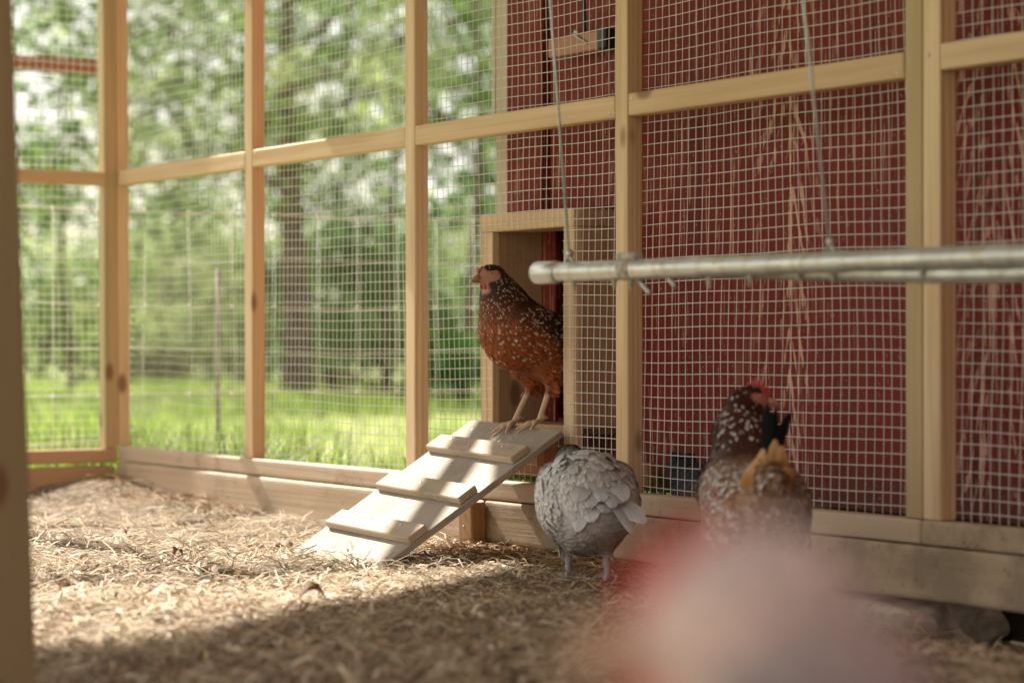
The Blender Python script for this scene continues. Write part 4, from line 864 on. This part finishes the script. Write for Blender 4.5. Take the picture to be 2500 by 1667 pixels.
def tree(px, d, label, r0, base, R, Ht, pal, ncl, per, size, seed, lean=0.0, clr=(0.35, 0.75)):
    rg = np.random.default_rng(seed); x, y = at(px, d); t = thing('broadleaf_tree', label, 'tree', (x, y, -0.05), 0, TG)
    b = MB(); b.tube([(x+lean*z+0.06*math.sin(z*0.9+seed), y+0.05*math.sin(z*1.3+seed), z) for z in np.linspace(-0.05, Ht*0.85, 12)], [r0*(1.25 if i == 0 else 1-0.07*i) for i in range(12)], 10)
    cs, rs = [], []
    for k in range(ncl*2):
        an = rg.uniform(0, 6.283); f = rg.random()**0.55; z = base+(Ht-base)*rg.random()**1.25; prof = math.sin(math.pi*min(0.97, 0.22+0.78*(z-base)/(Ht-base)))**0.6
        cs.append((x+lean*z+math.cos(an)*R*f*prof, y+math.sin(an)*R*f*prof, z)); rs.append(R*rg.uniform(*clr)*0.24)
    for k in range(9):
        c = np.array(cs[k*3]); st_ = np.array([x+lean*c[2], y, max(base*0.8, c[2]*0.8)]); b.tube([st_, st_*.5+c*.5+np.array([0, 0, 0.05*R]), c], [r0*0.26, r0*0.14, 0.008], 6)
    b.build('trunk', M['bark'], t)
    V, F, C = leaf_cloud(np.array(cs), rs, per, size, pal, rg); V = V-np.array((x, y, -0.05)); arr_mesh('crown', V, F, M['leaf'], t, C); return t
tree(668, 24, 'tall tree with a thick dark trunk seen between the second and third posts', 0.15, 2.0, 4.0, 8.0, DARK+MID, 100, 42, 0.13, 1)
tree(150, 26, 'leafy tree behind the end wall mesh, its twigs full of white sky gaps', 0.03, 1.4, 3.2, 7.0, MID, 90, 42, 0.12, 2)
tree(415, 38, 'open branched tree between the corner post and the second post', 0.07, 3.0, 3.6, 7.5, MID+PALE, 80, 30, 0.13, 3)
tree(900, 26, 'dense dark tree behind the third post with boughs reaching low', 0.045, 1.7, 3.0, 7.5, DARK+MID, 100, 48, 0.13, 4)
tree(1085, 21, 'bright green tree just left of the barn corner', 0.05, 2.3, 2.4, 6.5, MID+PALE, 80, 44, 0.11, 5)
tree(560, 39, 'distant pale tree glimpsed left of the thick trunk', 0.07, 3.6, 4.0, 8.5, MID+PALE, 60, 34, 0.16, 6)
tree(-150, 24, 'tree at the far left edge behind the big blurred post', 0.06, 1.8, 3.2, 7.0, DARK+MID, 70, 36, 0.13, 7)
tree(790, 42, 'far dark tree filling the gap right of the thick trunk', 0.045, 3.4, 4.2, 9.0, MID, 70, 38, 0.17, 8)
tree(1300, 34, 'tree mostly hidden behind the red barn', 0.2, 1.8, 4.0, 8.0, MID, 60, 40, 0.15, 9)
SG = 'shrubs at the edge of the meadow'
def shrub(px, d, label, R, Ht, pal, ncl, per, size, seed):
    rg = np.random.default_rng(seed+100); x, y = at(px, d); t = thing('shrub', label, 'shrub', (x, y, -0.05), 0, SG); b = MB(); cs, rs = [], []
    for k in range(ncl):
        a = rg.uniform(0, 6.28); q = R*rg.random()**0.6; z = Ht*rg.uniform(0.08, 1.0)*(1-0.35*(q/R)**2); cs.append((x+math.cos(a)*q, y+math.sin(a)*q, z)); rs.append(0.30*R*rg.uniform(0.6, 1.2))
    for k in range(7): c = cs[k]; b.tube([(x+rg.normal(0, .05), y+rg.normal(0, .05), -0.05), ((x+c[0])/2, (y+c[1])/2, c[2]*0.6), c], [0.03, 0.018, 0.006], 5)
    b.build('stem', M['bark'], t); V, F, C = leaf_cloud(np.array(cs), rs, per, size, pal, rg, 0.85); arr_mesh('foliage', V-np.array((x, y, -0.05)), F, M['leaf'], t, C)
shrub(370, 33, 'pale yellow green bush right of the corner post', 2.0, 2.35, PALE, 60, 120, 0.10, 1)
shrub(500, 35, 'tall pale bush beside the second post', 2.0, 2.3, PALE, 60, 120, 0.11, 2)
shrub(770, 27, 'dark bush at the foot of the thick trunk', 1.1, 2.3, DARK, 44, 120, 0.10, 3)
shrub(880, 29, 'dark green bush left of the third post', 1.3, 2.5, DARK, 44, 120, 0.11, 4)
shrub(1070, 33, 'tall pale green bush left of the pop door box', 2.0, 2.7, PALE, 60, 120, 0.11, 5)
shrub(1045, 20, 'low vivid green bush left of the brown hen', 0.55, 0.72, [(0.07, 0.18, 0.02), (0.10, 0.22, 0.03)], 24, 90, 0.08, 6)
shrub(190, 34, 'low yellowish bush seen through the end wall', 1.5, 1.25, [(0.26, 0.28, 0.07), (0.22, 0.26, 0.07)], 40, 100, 0.11, 7)
shrub(90, 33, 'dim green bush at the left behind the end wall', 1.7, 3.3, MID, 40, 100, 0.13, 8)
shrub(620, 34, 'mid green bush just left of the thick trunk', 1.5, 2.2, PALE+MID, 60, 110, 0.11, 9)
# far-off wood behind it all
rg = np.random.default_rng(5); cs = []
for k in range(420):
    px = rg.uniform(-500, 1500); d = rg.uniform(54, 74); x, y = at(px, d); cs.append((x, y, rg.uniform(0.1, 1)**1.1*(3.0+0.9*math.sin(px*0.02))))
V, F, C = leaf_cloud(np.array(cs), rg.uniform(0.8, 1.6, len(cs)), 70, 0.30, MID+PALE, rg)
tag(arr_mesh('distant_wood', V, F, M['leaf'], col=C), kind='stuff')
# a few dry leaves on the litter
def dry_leaf(x, y, s, rz, label, up=0.3):
    z = float(floor_h(x, y))+0.004; o = thing('dry_leaf', label, 'leaf', (x, y, z), rz, 'dry leaves on the litter'); b = MB()
    n = 9; top, bot = [], []
    for i in range(n):
        t = i/(n-1); w_ = s*0.32*math.sin(math.pi*t)**0.8*(1+0.25*math.sin(t*19)); cu = s*up*math.sin(t*3.0)
        top.append(b.bm.verts.new((s*(t-.5), w_, cu+abs(w_)*0.7+0.002))); bot.append(b.bm.verts.new((s*(t-.5), -w_, cu+abs(w_)*0.5)))
    mid = [b.bm.verts.new((s*(i/(n-1)-.5), 0, s*up*math.sin(i/(n-1)*3.0))) for i in range(n)]
    for i in range(n-1): b.bm.faces.new((mid[i], mid[i+1], top[i+1], top[i])); b.bm.faces.new((bot[i], bot[i+1], mid[i+1], mid[i]))
    b.build('blade', M['deadleaf'], o, world=False)
M['deadleaf'] = plain('dead_leaf', (0.20, 0.095, 0.045), 0.7, 0, 0.4, 60)
dry_leaf(-5.25, -0.43, 0.06, 0.5, 'crumpled brown leaf lying just left of the ramp foot')
dry_leaf(-5.05, -0.80, 0.032, 1.9, 'small curled leaf standing up in the sunlit litter', 0.6)
dry_leaf(-4.05, -0.98, 0.06, 1.2, 'dark curled leaf at the edge of the shade before the grey hen', 0.45)
dry_leaf(-5.75, -0.62, 0.04, 2.6, 'flat brown leaf in the litter far left of the ramp', 0.2)
dry_leaf(-4.75, -0.86, 0.05, 0.2, 'reddish leaf flat on the litter in front of the ramp', 0.15)
